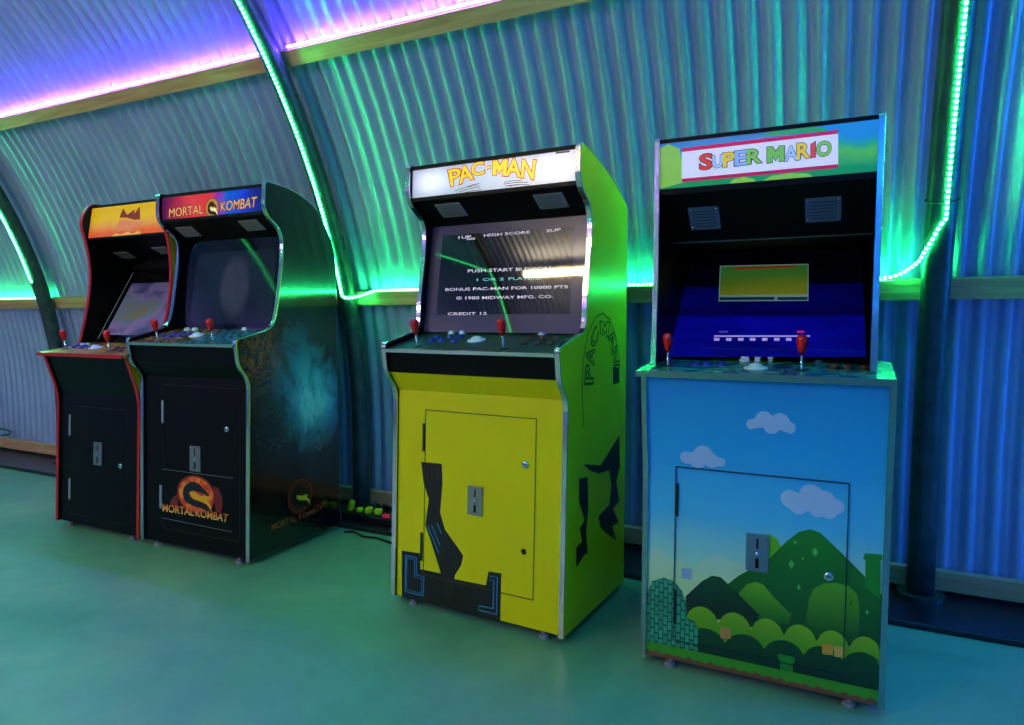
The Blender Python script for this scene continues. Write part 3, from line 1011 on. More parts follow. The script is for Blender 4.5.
    decal('sticker_edge', st, f, stroke([q[0], q[1]], 0.003), sm, 4)
    for pts in ([(575, 240), (620, 250), (655, 330), (660, 420), (640, 480), (600, 470), (590, 400)], [(250, 310), (215, 330), (185, 375), (190, 420), (260, 430)]):
        decal('red_glow_print', st, f, f.pxs(pts, O, Z), pr('#7A0E0C'), 4)
    ring = mat('ember_ring', '#FF6A1A', 0.3)
    t = NT(ring)
    n = t.noise(t.obj(), 30.0, 4)
    t.l(t.ramp(n, [(0.35, '#C81E0C'), (0.5, '#F0521A'), (0.65, '#FFA030')]), t.b.inputs['Base Color'])
    c = f.px(150 + 418 / Z, 460 + 312 / Z)
    e = f.px(150 + 592 / Z, 460 + 330 / Z)
    r = f.px(150 + 418 / Z, 460 + 140 / Z).y - c.y
    emblem(st, f, c, r, pr('#A01410'), ring, pr('#0C0C0E'), pr('#F0B414'), 5, (e.x - c.x) / r)
    gold = mat('flame_lettering', '#F0A030', 0.3)
    t = NT(gold)
    zz = 0.03 + f.px(190, 510).y
    z = t.rng(t.sep(t.obj())[2], zz - 0.03, zz + 0.025)
    t.l(t.ramp(z, [(0.0, '#FFE070'), (0.5, '#F88A28'), (1.0, '#D83014')]), t.b.inputs['Base Color'])
    it = [('MORTAL', f.pxs([(120, 462), (402, 505), (402, 436), (122, 395)], O, Z)), ('KOMBAT', f.pxs([(420, 508), (706, 562), (716, 492), (420, 440)], O, Z))]
    lettering('sticker_lettering', st, f, it, gold, 9, 0.02)
    # controls
    d = FR['deck']
    O, Z = (35, 310), 4.763
    P2 = lambda x, y: (35 + x / Z, 310 + y / Z)
    joystick(root, d, *P2(588, 148))
    joystick(root, d, *P2(850, 150))
    for x, y in ((612, 122), (640, 128), (664, 116), (690, 124), (708, 110), (738, 116)):
        button(P['deck'], d, *P2(x, y), BLUEB)
    for x, y in ((725, 95), (762, 95), (1000, 93)):
        button(P['deck'], d, *P2(x, y), WHITEB, 1.15)
    trackball(P['deck'], d, *P2(770, 122))
    for x, y in ((885, 134), (902, 116), (925, 130), (940, 112), (965, 124), (978, 108)):
        button(P['deck'], d, *P2(x, y), mat('teal_button', '#104A60', 0.3))
    s = FR['speaker']
    for cx, cy in ((188.5, 231.5), (252, 225)):
        c = s.px(cx, cy)
        grille(root, s, [(c.x - 0.06, c.y - 0.036), (c.x + 0.06, c.y - 0.036), (c.x + 0.06, c.y + 0.036), (c.x - 0.06, c.y + 0.036)])
    # marquee
    m = FR['marquee']
    O, Z = (160, 185), 9.309
    it = [('MORTAL', m.pxs([(86, 303), (404, 266), (402, 182), (88, 222)], O, Z)), ('KOMBAT', m.pxs([(566, 246), (893, 206), (905, 108), (570, 160)], O, Z))]
    lettering('marquee_lettering_outline', P['marquee'], m, it, lit('#7A2010', 0.35), 2, 0.05)
    lettering('marquee_lettering', P['marquee'], m, it, lit('#F0B060', 0.6), 3, 0.0)
    c = m.px(160 + 487 / Z, 185 + 215 / Z)
    emblem(P['marquee'], m, c, 0.050, lit('#8A4A14', 0.4), lit('#C88A28', 0.5), lit('#3A1A0A', 0.3), lit('#F8E0A0', 0.7), 2, 0.9)
    # tube behind the glass
    g = FR['glass']
    dm = mat('dragon_display', '#101418', 0.05, ior=1.6)
    t = NT(dm)
    o = t.obj()
    s3 = t.sep(o)
    a1 = t.math('DIVIDE', t.math('SUBTRACT', s3[0], 0.035), 0.10)
    b1 = t.math('DIVIDE', t.math('SUBTRACT', s3[2], 1.30), 0.15)
    dd = t.math('ADD', t.math('MULTIPLY', a1, a1), t.math('MULTIPLY', b1, b1))
    e = t.rng(dd, 0.6, 1.3, 1.0, 0.0)
    n = t.noise(o, 9.0, 4, 0.6, 1.0)
    e = t.math('MULTIPLY', e, t.rng(n, 0.3, 0.7, 0.5, 1.0))
    t.l(t.mix(e, t.ramp(n, [(0.3, '#0C1420'), (0.7, '#1C2A3C')]), '#44485C'), t.b.inputs['Emission Color'])
    t.b.inputs['Emission Strength'].default_value = 0.55
    q = [g.px(185, 323), g.px(262, 323), g.px(268, 255), g.px(196, 248)]
    q = [Vector((q[0].x + 0.03, 0.03)), Vector((0.30, 0.03)), Vector((0.30, 0.40)), Vector((q[0].x + 0.05, 0.40))]
    decal('display', P['glass'], g, fillet([(p.x, p.y, 0.05) for p in q]), dm, 2)
    # side emblem
    sf = Frame(root, (0.3725, 0, 0), (0, 1, 0), (0, 0, 1))
    sp = [c for c in root.children if c.name.startswith('side_panel')][-1]
    c = sf.px(300, 496)
    emblem(sp, sf, c, 0.085, pr('#A02814'), pr('#5A1C10'), pr('#0A0A0A'), pr('#F0B820'), 2)
    it = [('MORTAL KOMBAT', [sf.px(271, 531), sf.px(322, 510), sf.px(322, 506), sf.px(271, 524)])]
    lettering('side_lettering', sp, sf, it, pr('#B85030'), 7, 0.01)
dragon_cabinet()

# ------------------------------------------------------------------ red-edged black cabinet
def red_cabinet():
    root = empty('arcade_cabinet', (-3.567, 2.18, 0), 0)
    tag(root, 'black arcade cabinet with red edging and orange-yellow marquee, leftmost of the row', 'arcade cabinet', 'arcade cabinets along the wall')
    h, t_ = 0.355, 0.018
    a = h - t_
    prof = fillet([(0.0, 0.028), (0.038, 0.74, 0.08), (-0.03, 0.952), (0.16, 0.99, 0.03), (0.212, 1.18, 0.1), (0.245, 1.37, 0.15), (0.232, 1.55, 0.1), (0.19, 1.69, 0.06), (0.25, 1.80, 0.05), (0.52, 1.79, 0.1), (0.635, 1.6, 0.1), (0.635, 0.028)])
    YS = mat('yellow_side_art', '#D8B010', 0.25)
    t = NT(YS)
    n = t.noise(t.obj(), 6.0, 3, 0.5, 1.0)
    t.l(t.ramp(n, [(0.40, '#C86A10'), (0.5, '#D8B010'), (0.66, '#E0C81A'), (0.70, '#181408')]), t.b.inputs['Base Color'])
    for x0, x1 in ((-h, -h + t_), (h - t_, h)):
        side_panel(root, prof, x0, x1, BLACK, YS, REDT)
    L = dict(front=[(0.010, 0.03), (0.046, 0.74)], slope=[(0.046, 0.74), (-0.022, 0.952)], deck=[(-0.052, 0.962), (0.26, 1.010)], glass=[(0.245, 1.008), (0.50, 1.44)],
             speaker=[(0.40, 1.52), (0.238, 1.592)], marquee=[(0.232, 1.600), (0.262, 1.772)])
    FR = {k: fr_line(root, *v) for k, v in L.items()}
    fp = slab('front_panel', L['front'], 0.016, -a, a, BLACK, root)
    slab('slope_panel', L['slope'], 0.012, -a, a, BLACK, root)
    dk = mat('orange_deck', '#C07020', 0.3)
    t = NT(dk)
    n = t.noise(t.obj(), 14.0, 4, 0.6, 1.0)
    t.l(t.ramp(n, [(0.38, '#5A1A10'), (0.5, '#C86A1C'), (0.64, '#E8B050')]), t.b.inputs['Base Color'])
    dp = slab('control_panel', L['deck'], 0.014, -h - 0.008, h + 0.002, dk, root)
    fbox('front_edge_trim', dp, FR['deck'], -h - 0.008, h + 0.002, -0.004, 0.004, -0.016, 0.002, REDT)
    gl = slab('screen_glass', L['glass'], 0.006, -a, a, glass_mat('left_glass', '#08080A', 0.05, 1.5), root)
    sp = slab('speaker_panel', L['speaker'], 0.012, -a, a, BLACK, root)
    mq = mat('orange_marquee', '#E89820', 0.2)
    t = NT(mq)
    o = t.obj()
    z = t.rng(t.sep(o)[2], 1.60, 1.77)
    n = t.noise(o, 8.0, 3)
    z = t.math('ADD', z, t.math('MULTIPLY', t.math('SUBTRACT', n, 0.5), 0.4))
    c = t.ramp(z, [(0.1, '#F06030'), (0.4, '#F0A048'), (0.62, '#F0B820'), (0.9, '#E8B010')])
    t.l(c, t.b.inputs['Base Color'])
    t.l(c, t.b.inputs['Emission Color'])
    t.b.inputs['Emission Strength'].default_value = 0.45
    mp = slab('marquee', L['marquee'], 0.008, -a, a, mq, root)
    slab('marquee_sill', [(0.228, 1.588), (0.231, 1.601)], 0.02, -a, a, BLACK, root)
    slab('marquee_lintel', [(0.262, 1.771), (0.264, 1.786)], 0.02, -a, a, BLACK, root)
    slab('top_board', [(0.266, 1.786), (0.52, 1.78), (0.62, 1.6)], 0.012, -a, a, BLACK, root)
    slab('inner_back_board', [(0.50, 1.44), (0.50, 1.52), (0.40, 1.52)], 0.012, -a, a, BLACKM, root)
    slab('back_board', [(0.625, 1.58), (0.622, 0.04)], 0.012, -a, a, BLACKM, root)
    box('base_board', -a, a, 0.03, 0.60, 0.028, 0.04, BLACKM, root)
    feet(root, (-h + 0.09, h - 0.09), (0.07, 0.55))
    f = FR['front']
    q = rect_px(f, 71, 410, 127, 512)
    door = fbox('coin_door', root, f, q[0].x, q[1].x, f.px(120, 524).y, f.px(71, 405).y, 0, 0.0006, BLACK)
    seam_rect(door, f, [(q[0].x, f.px(120, 524).y), (q[1].x, f.px(120, 524).y), (q[1].x, f.px(71, 405).y), (q[0].x, f.px(71, 405).y)], pr('#040404'), 3)
    Z = 2.56
    WM = MATS['pale_steel']
    hinge(door, f, 181 / Z, 283 + 337 / Z, 283 + 390 / Z, WM, 0.014)
    hinge(door, f, 180 / Z, 283 + 500 / Z, 283 + 553 / Z, WM, 0.014)
    coin_plate(door, f, 242 / Z, 283 + 406 / Z, 262 / Z, 283 + 468 / Z)
    lock(door, f, 310 / Z, 283 + 468 / Z, 0.014)
    d = FR['deck']
    Z = 4.763
    P2 = lambda x, y: (35 + x / Z, 310 + y / Z)
    joystick(root, d, *P2(148, 186))
    joystick(root, d, *P2(356, 194))
    trackball(dp, d, *P2(288, 180))
    for x, y in ((186, 180), (205, 172), (222, 182), (240, 174), (258, 182)):
        button(dp, d, *P2(x, y), BLUEB)
    for x, y in ((225, 165), (250, 165)):
        button(dp, d, *P2(x, y), WHITEB)
    for x, y in ((380, 192), (392, 182), (405, 194), (418, 184)):
        button(dp, d, *P2(x, y), BROWNB)
    s = FR['speaker']
    for cx, cy in ((126, 255), (165, 250)):
        c = s.px(cx, cy)
        grille(root, s, [(c.x - 0.07, c.y - 0.036), (c.x + 0.05, c.y - 0.036), (c.x + 0.05, c.y + 0.036), (c.x - 0.07, c.y + 0.036)])
    m = FR['marquee']
    O, Z = (85, 195), 12.05
    decal('jagged_emblem', mp, m, m.pxs([(415, 272), (460, 160), (510, 240), (600, 172), (590, 232), (662, 135), (666, 292), (600, 300), (500, 272)], O, Z), lit('#8A3418', 0.4), 2)
    decal('jagged_emblem', mp, m, m.pxs([(368, 390), (420, 300), (600, 318), (700, 325), (660, 392), (590, 380), (560, 440), (480, 420), (400, 442)], O, Z), lit('#E08458', 0.45), 2)
    decal('flame_print', mp, m, m.pxs([(300, 512), (380, 460), (430, 480), (520, 440), (570, 470), (650, 430), (690, 480)], O, Z), lit('#F0B050', 0.5), 3)
    g = FR['glass']
    dm = mat('left_display', '#14101C', 0.08)
    t = NT(dm)
    o = t.obj()
    n = t.noise(o, 4.5, 2, 0.4, 0.3, stretch=(1, 1.6, 2.2))
    c = t.ramp(n, [(0.28, '#1E2440'), (0.40, '#4A4C78'), (0.52, '#7A6A9C'), (0.62, '#5E7084'), (0.74, '#707058')])
    z = t.rng(t.sep(o)[2], 1.06, 1.40, 1.0, 0.3)
    c = t.mix(1.0, c, t.ramp(z, [(0, '#888888'), (1, '#FFFFFF')]), 'MULTIPLY')
    t.l(c, t.b.inputs['Emission Color'])
    t.b.inputs['Emission Strength'].default_value = 0.85
    decal('display', gl, g, [(-0.28, 0.05), (0.30, 0.05), (0.30, 0.40), (-0.28, 0.40)], dm, 2)
    decal('bezel_line', gl, g, stroke([(-0.325, 0.02), (-0.325, 0.48)], 0.006), pr('#9AA0A0'), 2)
red_cabinet()

# ------------------------------------------------------------------ blue landscape cabinet
def blue_cabinet():
    root = empty('arcade_cabinet', (-0.236, 2.155, 0), 0)
    tag(root, 'sky-blue arcade cabinet with printed green hills and SUPER MARIO marquee', 'arcade cabinet', 'arcade cabinets along the wall')
    TRIM = mat('holographic_trim', '#9CB8B4', 0.22, 1.0)
    SKY = mat('sky_print', '#1E90D8', 0.28)
    t = NT(SKY)
    z = t.rng(t.sep(t.obj())[2], 0.1, 0.95)
    t.l(t.ramp(z, [(0.12, '#DCF09C'), (0.32, '#A8E8C0'), (0.50, '#50C8E8'), (0.75, '#28B4E8'), (1.0, '#209CD4')]), t.b.inputs['Base Color'])
    h, t_ = 0.356, 0.015
    a = h - t_
    low = fillet([(0.0, 0.028), (0.0, 0.66, 0.1), (-0.022, 0.80, 0.1), (-0.042, 0.968), (0.62, 0.968), (0.635, 0.028)])
    TEALS = mat('blue_side', '#1C78C0', 0.3)
    for x0, x1 in ((-h, -h + t_), (h - t_, h)):
        side_panel(root, low, x0, x1, TEALS, TEALS, TRIM, 'lower_side_panel')
    hu, dx = 0.325, -0.018
    upp = fillet([(0.022, 1.000), (0.045, 1.30, 0.2), (0.040, 1.722, 0.012), (0.30, 1.722, 0.1), (0.62, 1.60, 0.1), (0.62, 1.0)])
    for x0, x1 in ((-hu, -hu + t_), (hu - t_, hu)):
        o = side_panel(root, upp, x0, x1, BLACK, TEALS, TRIM, 'upper_side_panel')
        o.location.x = dx
    au = hu - t_
    xl, xr = -au + dx, au + dx
    L = dict(front=[(0.008, 0.03), (0.008, 0.672)], bulge=[(0.008, 0.672), (-0.004, 0.75), (-0.020, 0.86), (-0.034, 0.962)], deck=[(-0.060, 0.982), (0.28, 1.012)],
             glass=[(0.20, 1.008), (0.56, 1.385)], speaker=[(0.205, 1.405), (0.060, 1.556)], marquee=[(0.052, 1.562), (0.044, 1.708)])
    FR = {k: fr_line(root, v[0], v[-1]) for k, v in L.items()}
    fp = slab('front_panel', L['front'], 0.016, -a, a, SKY, root)
    bp = slab('upper_front_panel', L['bulge'], 0.014, -a, a, SKY, root)
    dk = mat('teal_deck', '#1A8068', 0.22)
    t = NT(dk)
    o = t.obj()
    n = t.noise(o, 11.0, 3, 0.5, 1.5)
    t.l(t.ramp(n, [(0.36, '#0C3A40'), (0.48, '#1C7C6C'), (0.58, '#48A890'), (0.68, '#3A9A40')]), t.b.inputs['Base Color'])
    dp = slab('control_panel', L['deck'], 0.016, -h - 0.012, h - 0.002, dk, root)
    fbox('front_edge_trim', dp, FR['deck'], -h - 0.013, h - 0.001, -0.004, 0.004, -0.018, 0.002, TRIM)
    gl = slab('screen_glass', L['glass'], 0.006, xl, xr, glass_mat('blue_glass', '#04040A', 0.04, 1.5), root)
    sp = slab('speaker_panel', L['speaker'], 0.012, xl, xr, BLACK, root)
    fbox('lower_edge_strip', sp, FR['speaker'], xl + 0.0, xr, 0.0, 0.004, 0.0, 0.003, STEELP)
    slab('inner_ceiling_board', [(0.60, 1.40), (0.205, 1.412)], 0.01, xl, xr, BLACKM, root)
    mq = mat('landscape_marquee', '#3AA060', 0.15)
    t = NT(mq)
    o = t.obj()
    s = t.sep(o)
    n = t.noise(o, 7.0, 2)
    z = t.math('ADD', t.rng(s[2], 1.57, 1.70), t.math('MULTIPLY', t.math('SUBTRACT', n, 0.5), 0.9))
    c = t.ramp(z, [(0.2, '#1A9A58'), (0.45, '#58C040'), (0.62, '#2AA870'), (0.8, '#2888B8')])
    t.l(c, t.b.inputs['Base Color'])
    t.l(c, t.b.inputs['Emission Color'])
    t.b.inputs['Emission Strength'].default_value = 0.5
    mp = slab('marquee', L['marquee'], 0.008, xl, xr, mq, root)
    slab('marquee_sill', [(0.050, 1.545), (0.048, 1.563)], 0.02, xl, xr, BLACK, root)
    slab('marquee_lintel', [(0.042, 1.706), (0.042, 1.719)], 0.02, xl, xr, BLACK, root)
    slab('top_board', [(0.045, 1.716), (0.30, 1.714), (0.61, 1.592)], 0.012, xl, xr, BLACK, root)
    slab('back_board', [(0.61, 1.58), (0.61, 0.04)], 0.012, xl, xr, BLACKM, root)
    box('base_board', -a, a, 0.03, 0.60, 0.028, 0.04, BLACKM, root)
    feet(root, (-h + 0.09, h - 0.09), (0.07, 0.55))
    # --- printed landscape on the front
    f = FR['front']
    O, Z = (640, 540), 4.028
    uL, uR = -a, a
    def clipu(pts):
        return [Vector((min(max(p.x, uL + 0.001), uR - 0.001), max(p.y, 0.001))) for p in pts]
    def px(pts, org=O, s=Z):
        return clipu(f.pxs(pts, org, s))
    G = lambda name, c1, c2, z0, z1: grad(name, c1, c2, z0, z1)
    def grad(name, c1, c2, z0, z1):
        m = mat(name, c1, 0.3)
        t = NT(m)
        z = t.rng(t.sep(t.obj())[2], z0, z1)
        t.l(t.ramp(z, [(0, c1), (1, c2)]), t.b.inputs['Base Color'])
        return m
    door_q = f.pxs([(700 - 0, 0), (0, 0)], O, Z)
    P3 = lambda x, y: f.px(x, y)
    # pale clouds low in the sky
    decal('cloud_print', fp, f, px([(25, 200), (25, 60), (60, 28), (95, 40), (120, 75), (170, 85), (215, 130), (240, 90), (290, 62), (350, 70), (400, 95), (425, 110), (425, 250), (25, 260)]), grad('pale_cloud', '#CCECA0', '#A8DCD8', 0.30, 0.50), 2)
    # hills
    decal('hill_print', fp, f, px([(455, 160), (452, 20), (462, -5), (485, -22), (520, -26), (552, -5), (570, 30), (576, 80), (570, 160)]), grad('lime_hill', '#2E9A1C', '#7CCE1E', 0.28, 0.52), 3)
    bigh = f.pxs([(140, 725), (300, 640), (480, 510), (580, 420), (640, 345), (680, 330), (720, 345), (800, 440)], (640, 390), Z)
    big = [P3(640 + 350 / Z, 540 + 180 / Z), P3(640 + 395 / Z, 540 + 145 / Z), P3(640 + 520 / Z, 540 + 75 / Z), P3(640 + 590 / Z, 540 + 5 / Z), P3(640 + 640 / Z, 540 - 33 / Z), P3(640 + 685 / Z, 540 - 44 / Z), P3(640 + 725 / Z, 540 - 30 / Z), P3(640 + 800 / Z, 540 + 40 / Z), P3(640 + 900 / Z, 540 + 140 / Z), P3(640 + 975 / Z, 540 + 220 / Z), P3(640 + 975 / Z, 540 + 470 / Z), P3(640 + 350 / Z, 540 + 330 / Z)]
    decal('hill_print', fp, f, clipu(big), grad('big_hill', '#0A4A14', '#1E8A1E', 0.2, 0.55), 4)
    for x, y, r in ((705, 48, 12), (610, 97, 12), (656, 75, 5), (640, 190, 8), (915, 290, 6), (625, 8, 6), (850, 250, 6)):
        c = P3(640 + x / Z, 540 + y / Z)
        rr = r / Z * 0.0036
        decal('spark_print', fp, f, [c + Vector((0, rr * 1.3)), c + Vector((rr * 0.8, 0)), c - Vector((0, rr * 1.3)), c - Vector((rr * 0.8, 0))], pr('#5AC058'), 5)
    decal('hill_print', fp, f, px([(660, 380), (680, 240), (700, 195), (740, 174), (790, 172), (840, 185), (872, 215), (884, 260), (884, 420)]), grad('round_hill', '#145A10', '#58A814', 0.22, 0.36), 5)
    decal('hill_print', fp, f, px([(185, 310), (185, 225), (250, 165), (290, 143), (325, 148), (380, 200), (480, 300), (470, 330)]), grad('dark_hill', '#062E12', '#125A1C', 0.24, 0.37), 6)
    decal('hill_print', fp, f, px([(385, 310), (398, 215), (430, 178), (465, 168), (495, 178), (540, 230), (610, 300), (600, 340)]), grad('lime_hill_low', '#126A14', '#6CBA18', 0.22, 0.34), 5)
    # bushes
    def bumps(x0, y0, x1, y1, n, amp, base):
        pts = []
        for k in range(n * 8 + 1):
            tt = k / (n * 8)
            pts.append((x0 + (x1 - x0) * tt, y0 + (y1 - y0) * tt - amp * abs(math.sin(math.pi * n * tt)) ** 0.6))
        return pts + [(x1, base[1]), (x0, base[0])]
    decal('bush_print', fp, f, px(bumps(185, 310, 975, 455, 6, 55, (420, 600))), grad('lime_bush', '#4A9A10', '#9CCC14', 0.14, 0.30), 7)
    decal('bush_print', fp, f, px(bumps(185, 390, 975, 510, 5, 48, (500, 640))), grad('dark_bush', '#032414', '#0C5418', 0.05, 0.20), 8)
    # tall leafy shapes on the left
    lf = mat('leaf_pattern', '#2E9A60', 0.3)
    t = NT(lf)
    o = t.obj()
    mp_ = t.n('ShaderNodeMapping')
    mp_.inputs['Scale'].default_value = (70, 1, 32)
    t.l(o, mp_.inputs[0])
    br = t.n('ShaderNodeTexBrick')
    br.inputs['Color1'].default_value = hx('#3CA878')
    br.inputs['Color2'].default_value = hx('#2C9060')
    br.inputs['Mortar'].default_value = hx('#0A5030')
    br.inputs['Scale'].default_value = 1.0
    br.inputs['Mortar Size'].default_value = 0.09
    br.inputs['Row Height'].default_value = 1.0
    br.inputs['Brick Width'].default_value = 1.0
    sw = t.n('ShaderNodeCombineXYZ')
    sx = t.sep(mp_.outputs[0])
    t.l(sx[2], sw.inputs[0]); t.l(sx[0], sw.inputs[1])
    t.l(sw.outputs[0], br.inputs['Vector'])
    t.l(br.outputs[0], t.b.inputs['Base Color'])
    leaf_k = 0
    for pts in ([(28, 440), (28, 210), (50, 165), (95, 150), (140, 165), (170, 205), (188, 260), (188, 460)], [(136, 460), (136, 350), (150, 320), (185, 308), (220, 325), (235, 360), (235, 470)], [(88, 450), (90, 390), (110, 368), (135, 380), (140, 455)]):
        decal('leafy_column_print', fp, f, px(pts), lf, 9 + leaf_k)
        leaf_k += 1
    # plain green posts, small squares
    for pts in ([(905, 52), (975, 58), (975, 80), (968, 80), (968, 240), (908, 190), (908, 78), (898, 75)], [(556, 456), (622, 470), (622, 494), (616, 494), (616, 545), (564, 535), (564, 480), (556, 478)]):
        decal('green_post_print', fp, f, px(pts), mat('post_green', '#1E8A20', 0.3), 9)
    for x0, y0, x1, y1, c in ((168, 112, 208, 152, '#9CB8C8'), (324, 350, 366, 392, '#C88A40'), (734, 415, 778, 458, '#D89A30'), (782, 425, 824, 468, '#D8A84A')):
        decal('square_print', fp, f, px([(x0, y1), (x1, y1 + 4), (x1, y0 + 4), (x0, y0)]), pr(c), 9)
    # soil and grass along the bottom
    decal('soil_print', fp, f, [Vector((uL + .001, 0.001)), Vector((uR - .001, 0.001)), Vector((uR - .001, P3(883, 706).y + 0.02)), Vector((uL + .001, P3(647, 651).y + 0.01))], pr('#7A4A2C'), 12)
    gt, gb = P3(647, 647).y + 0.018, P3(647, 651).y + 0.008
    pts = [Vector((uL + .001, gt + 0.006)), Vector((uR - .001, gt + 0.006))]
    for k in range(40):
        pts.append(Vector((uR - .001 - (uR - uL - .002) * k / 39, gb + (0.004 if k % 2 else -0.005) + 0.002 * math.sin(k * 1.7))))
    decal('grass_print', fp, f, pts, pr('#3A9A18'), 13)
    # clouds higher up
    cl = pr('#B4D4EC')
    def cloud(parent, fr, pts, layer=2, org=(640, 390)):
        cs = []
        for x, y, r in pts:
            c = fr.px(org[0] + x / Z, org[1] + y / Z)
            e = fr.px(org[0] + (x + r) / Z, org[1] + y / Z)
            cs.append((c.x, c.y, (e - c).length))
        decal('cloud_print', parent, fr, puffs(cs, 56), cl, layer)
    segs = list(zip(L['bulge'], L['bulge'][1:]))
    f_mid = fr_line(root, *segs[1])
    f_low = fr_line(root, *segs[0])
    cloud(bp, f_mid, [(452, 138, 24), (500, 118, 36), (565, 128, 38), (600, 152, 28), (530, 148, 32)])
    cloud(bp, f_low, [(188, 272, 26), (255, 262, 40), (232, 280, 36), (290, 285, 30), (325, 290, 20)])
    cloud(fp, f, [(606, 438, 40), (690, 425, 50), (640, 465, 40), (740, 450, 50), (790, 470, 34), (715, 480, 36), (760, 490, 34)], 3)
    # door
    q = [P3(674, 640), P3(846, 676), P3(847, 484), P3(675, 466)]
    u0, u1, v0, v1 = (q[0].x + q[3].x) / 2, (q[1].x + q[2].x) / 2, P3(846, 676).y, q[3].y
    door = seam_rect(root, f, [(u0, v0), (u1, v0), (u1, v1), (u0, v1)], pr('#0C2A30'), 15, 0.0026, 'coin_door')
    hinge(door, f, 677.5, 483, 516, MATS['dark_steel'])
    hinge(door, f, 675.5, 590, 623, MATS['dark_steel'])
    coin_plate(door, f, 746.5, 532, 768.5, 573, mat('blue_steel_plate', '#7A929C', 0.35, 0.8))
    for c in door.children:
        pass
    lock(door, f, 640 + 760 / Z, 540 + 145 / Z, 0.014)
    # controls
    d = FR['deck']
    joystick(root, d, 668, 366)
    joystick(root, d, 801.4, 370.5)
    for x in (480, 565, 668):
        button(dp, d, 630 + x / 7.314, 330 + 257 / 7.314, BLUEB, 1.2)
    for x, y in ((420, 405), (468, 405), (515, 406)):
        button(dp, d, 630 + x / 3.657, 250 + y / 3.657, WHITEB, 1.35)
    trackball(dp, d, 630 + 460 / 3.657, 250 + 432 / 3.657)
    for x, y in ((745, 436), (797, 436), (857, 438)):
        button(dp, d, 630 + x / 3.657, 250 + y / 3.657, BROWNB, 1.2)
    for x, y in ((690, 416), (735, 412), (560, 446)):
        button(dp, d, 630 + x / 3.657, 250 + y / 3.657, mat('teal_button', '#104A60', 0.3), 1.0)
    s = FR['speaker']
    for x0, y0, x1, y1 in ((688, 208, 721, 228), (805, 198.5, 841, 220)):
        qq = rect_px(s, x0, y0, x1, y1)
        grille(root, s, qq, mat('blue_grey_grille', '#4E6678', 0.5, 0.2))
    # marquee
    m = FR['marquee']
    O2, Z2 = (655, 115), 4.452
    band = decal('band_print', mp, m, m.pxs([(120, 300), (815, 236), (815, 66), (120, 148)], O2, Z2), lit('#C0184A', 0.5), 3)
    decal('band_print', band, m, m.pxs([(120, 284), (815, 219), (815, 84), (120, 165)], O2, Z2), lit('#E0DCF0', 0.62), 4)
    for c in ([(20, 330), (20, 150), (60, 130), (110, 150), (130, 300)], [(330, 305), (350, 285), (395, 275), (440, 285), (455, 300)], [(470, 298), (520, 270), (600, 258), (680, 260), (705, 275), (700, 282)], [(465, 98), (520, 72), (620, 52), (700, 46), (760, 62), (770, 72)]):
        decal('hill_print', mp, m, m.pxs(c, O2, Z2), lit('#8CC848' if c[0][1] > 200 else '#2AA048', 0.5), 2)
    LT = [('S', 203, 244, 252, 238, 174, '#E03C28'), ('U', 258, 236, 300, 231, 180, '#A8C8F0'), ('P', 306, 232, 352, 226, 168, '#F0C828'), ('E', 358, 226, 407, 219, 160, '#88B0E8'), ('R', 412, 219, 470, 211, 153, '#80C048'),
          ('M', 502, 212, 574, 202, 142, '#70BC48'), ('A', 580, 204, 632, 196, 140, '#A8C4F0'), ('R', 634, 198, 686, 189, 126, '#F0C830'), ('I', 699, 187, 710, 186, 126, '#E84030'), ('O', 722, 186, 783, 178, 118, '#80C040')]
    it = []
    for c, x0, y0, x1, y1, yt, col in LT:
        it.append((c, m.pxs([(x0, y0), (x1, y1), (x1, yt - 2), (x0, yt + 4)], O2, Z2)))
    lettering('marquee_lettering_outline', mp, m, it, lit('#4A4A28', 0.35), 5, 0.065)
    lettering('marquee_lettering', mp, m, it, None, 6, 0.028, [lit(k[-1], 0.6) for k in LT])
    # screen
    g = FR['glass']
    dm = mat('blue_display', '#02020C', 0.06)
    t = NT(dm)
    o = t.obj()
    z = t.rng(t.sep(o)[2], 1.02, 1.32)
    n = t.noise(o, 5.0, 3, 0.5, 0.5, stretch=(1, 3, 3))
    c = t.ramp(z, [(0.0, '#040A8A'), (0.42, '#05059A'), (0.47, '#02024A'), (0.62, '#03035E'), (0.80, '#02024E'), (0.83, '#01010E'), (1.0, '#010108')])
    t.l(c, t.b.inputs['Emission Color'])
    t.l(t.rng(n, 0.3, 0.7, 0.45, 0.95), t.b.inputs['Emission Strength'])
    ds = decal('display', gl, g, [g.px(668, 357), g.px(866, 357), g.px(862, 250), g.px(690, 250)], dm, 2)
    O3 = (0, 0)
    th = decal('thumbnail', ds, g, g.pxs([(718.5, 301.5), (808.5, 301), (808.5, 264), (720, 266)]), mat('thumb_border', '#6A8A80', 0.3, emit='#6A8A80', es=0.6), 3)
    tp = mat('thumb_picture', '#5C7A20', 0.3)
    t = NT(tp)
    z = t.rng(t.sep(t.obj())[2], 1.19, 1.32)
    c = t.ramp(z, [(0.0, '#4A6A50'), (0.3, '#8A8A20'), (0.7, '#5A7A1C'), (1.0, '#3A7A30')])
    t.l(c, t.b.inputs['Emission Color'])
    t.b.inputs['Emission Strength'].default_value = 0.42
    decal('picture', th, g, g.pxs([(719.5, 295.5), (807.5, 294.5), (807.8, 265), (721, 267)]), tp, 4)
    decal('red_bar', th, g, g.pxs([(735, 270), (796, 267.8), (796, 266), (735, 268)]), mat('thumb_red', '#8A2010', 0.3, emit='#8A2010', es=0.7), 5)
    for x0, x1 in ((719.5, 774.5), (777.5, 807.5)):
        decal('caption_bar', th, g, g.pxs([(x0, 300.6), (x1, 300.3), (x1, 297.2), (x0, 297.5)]), mat('thumb_dark', '#1A3A40', 0.3, emit='#143038', es=0.5), 5)
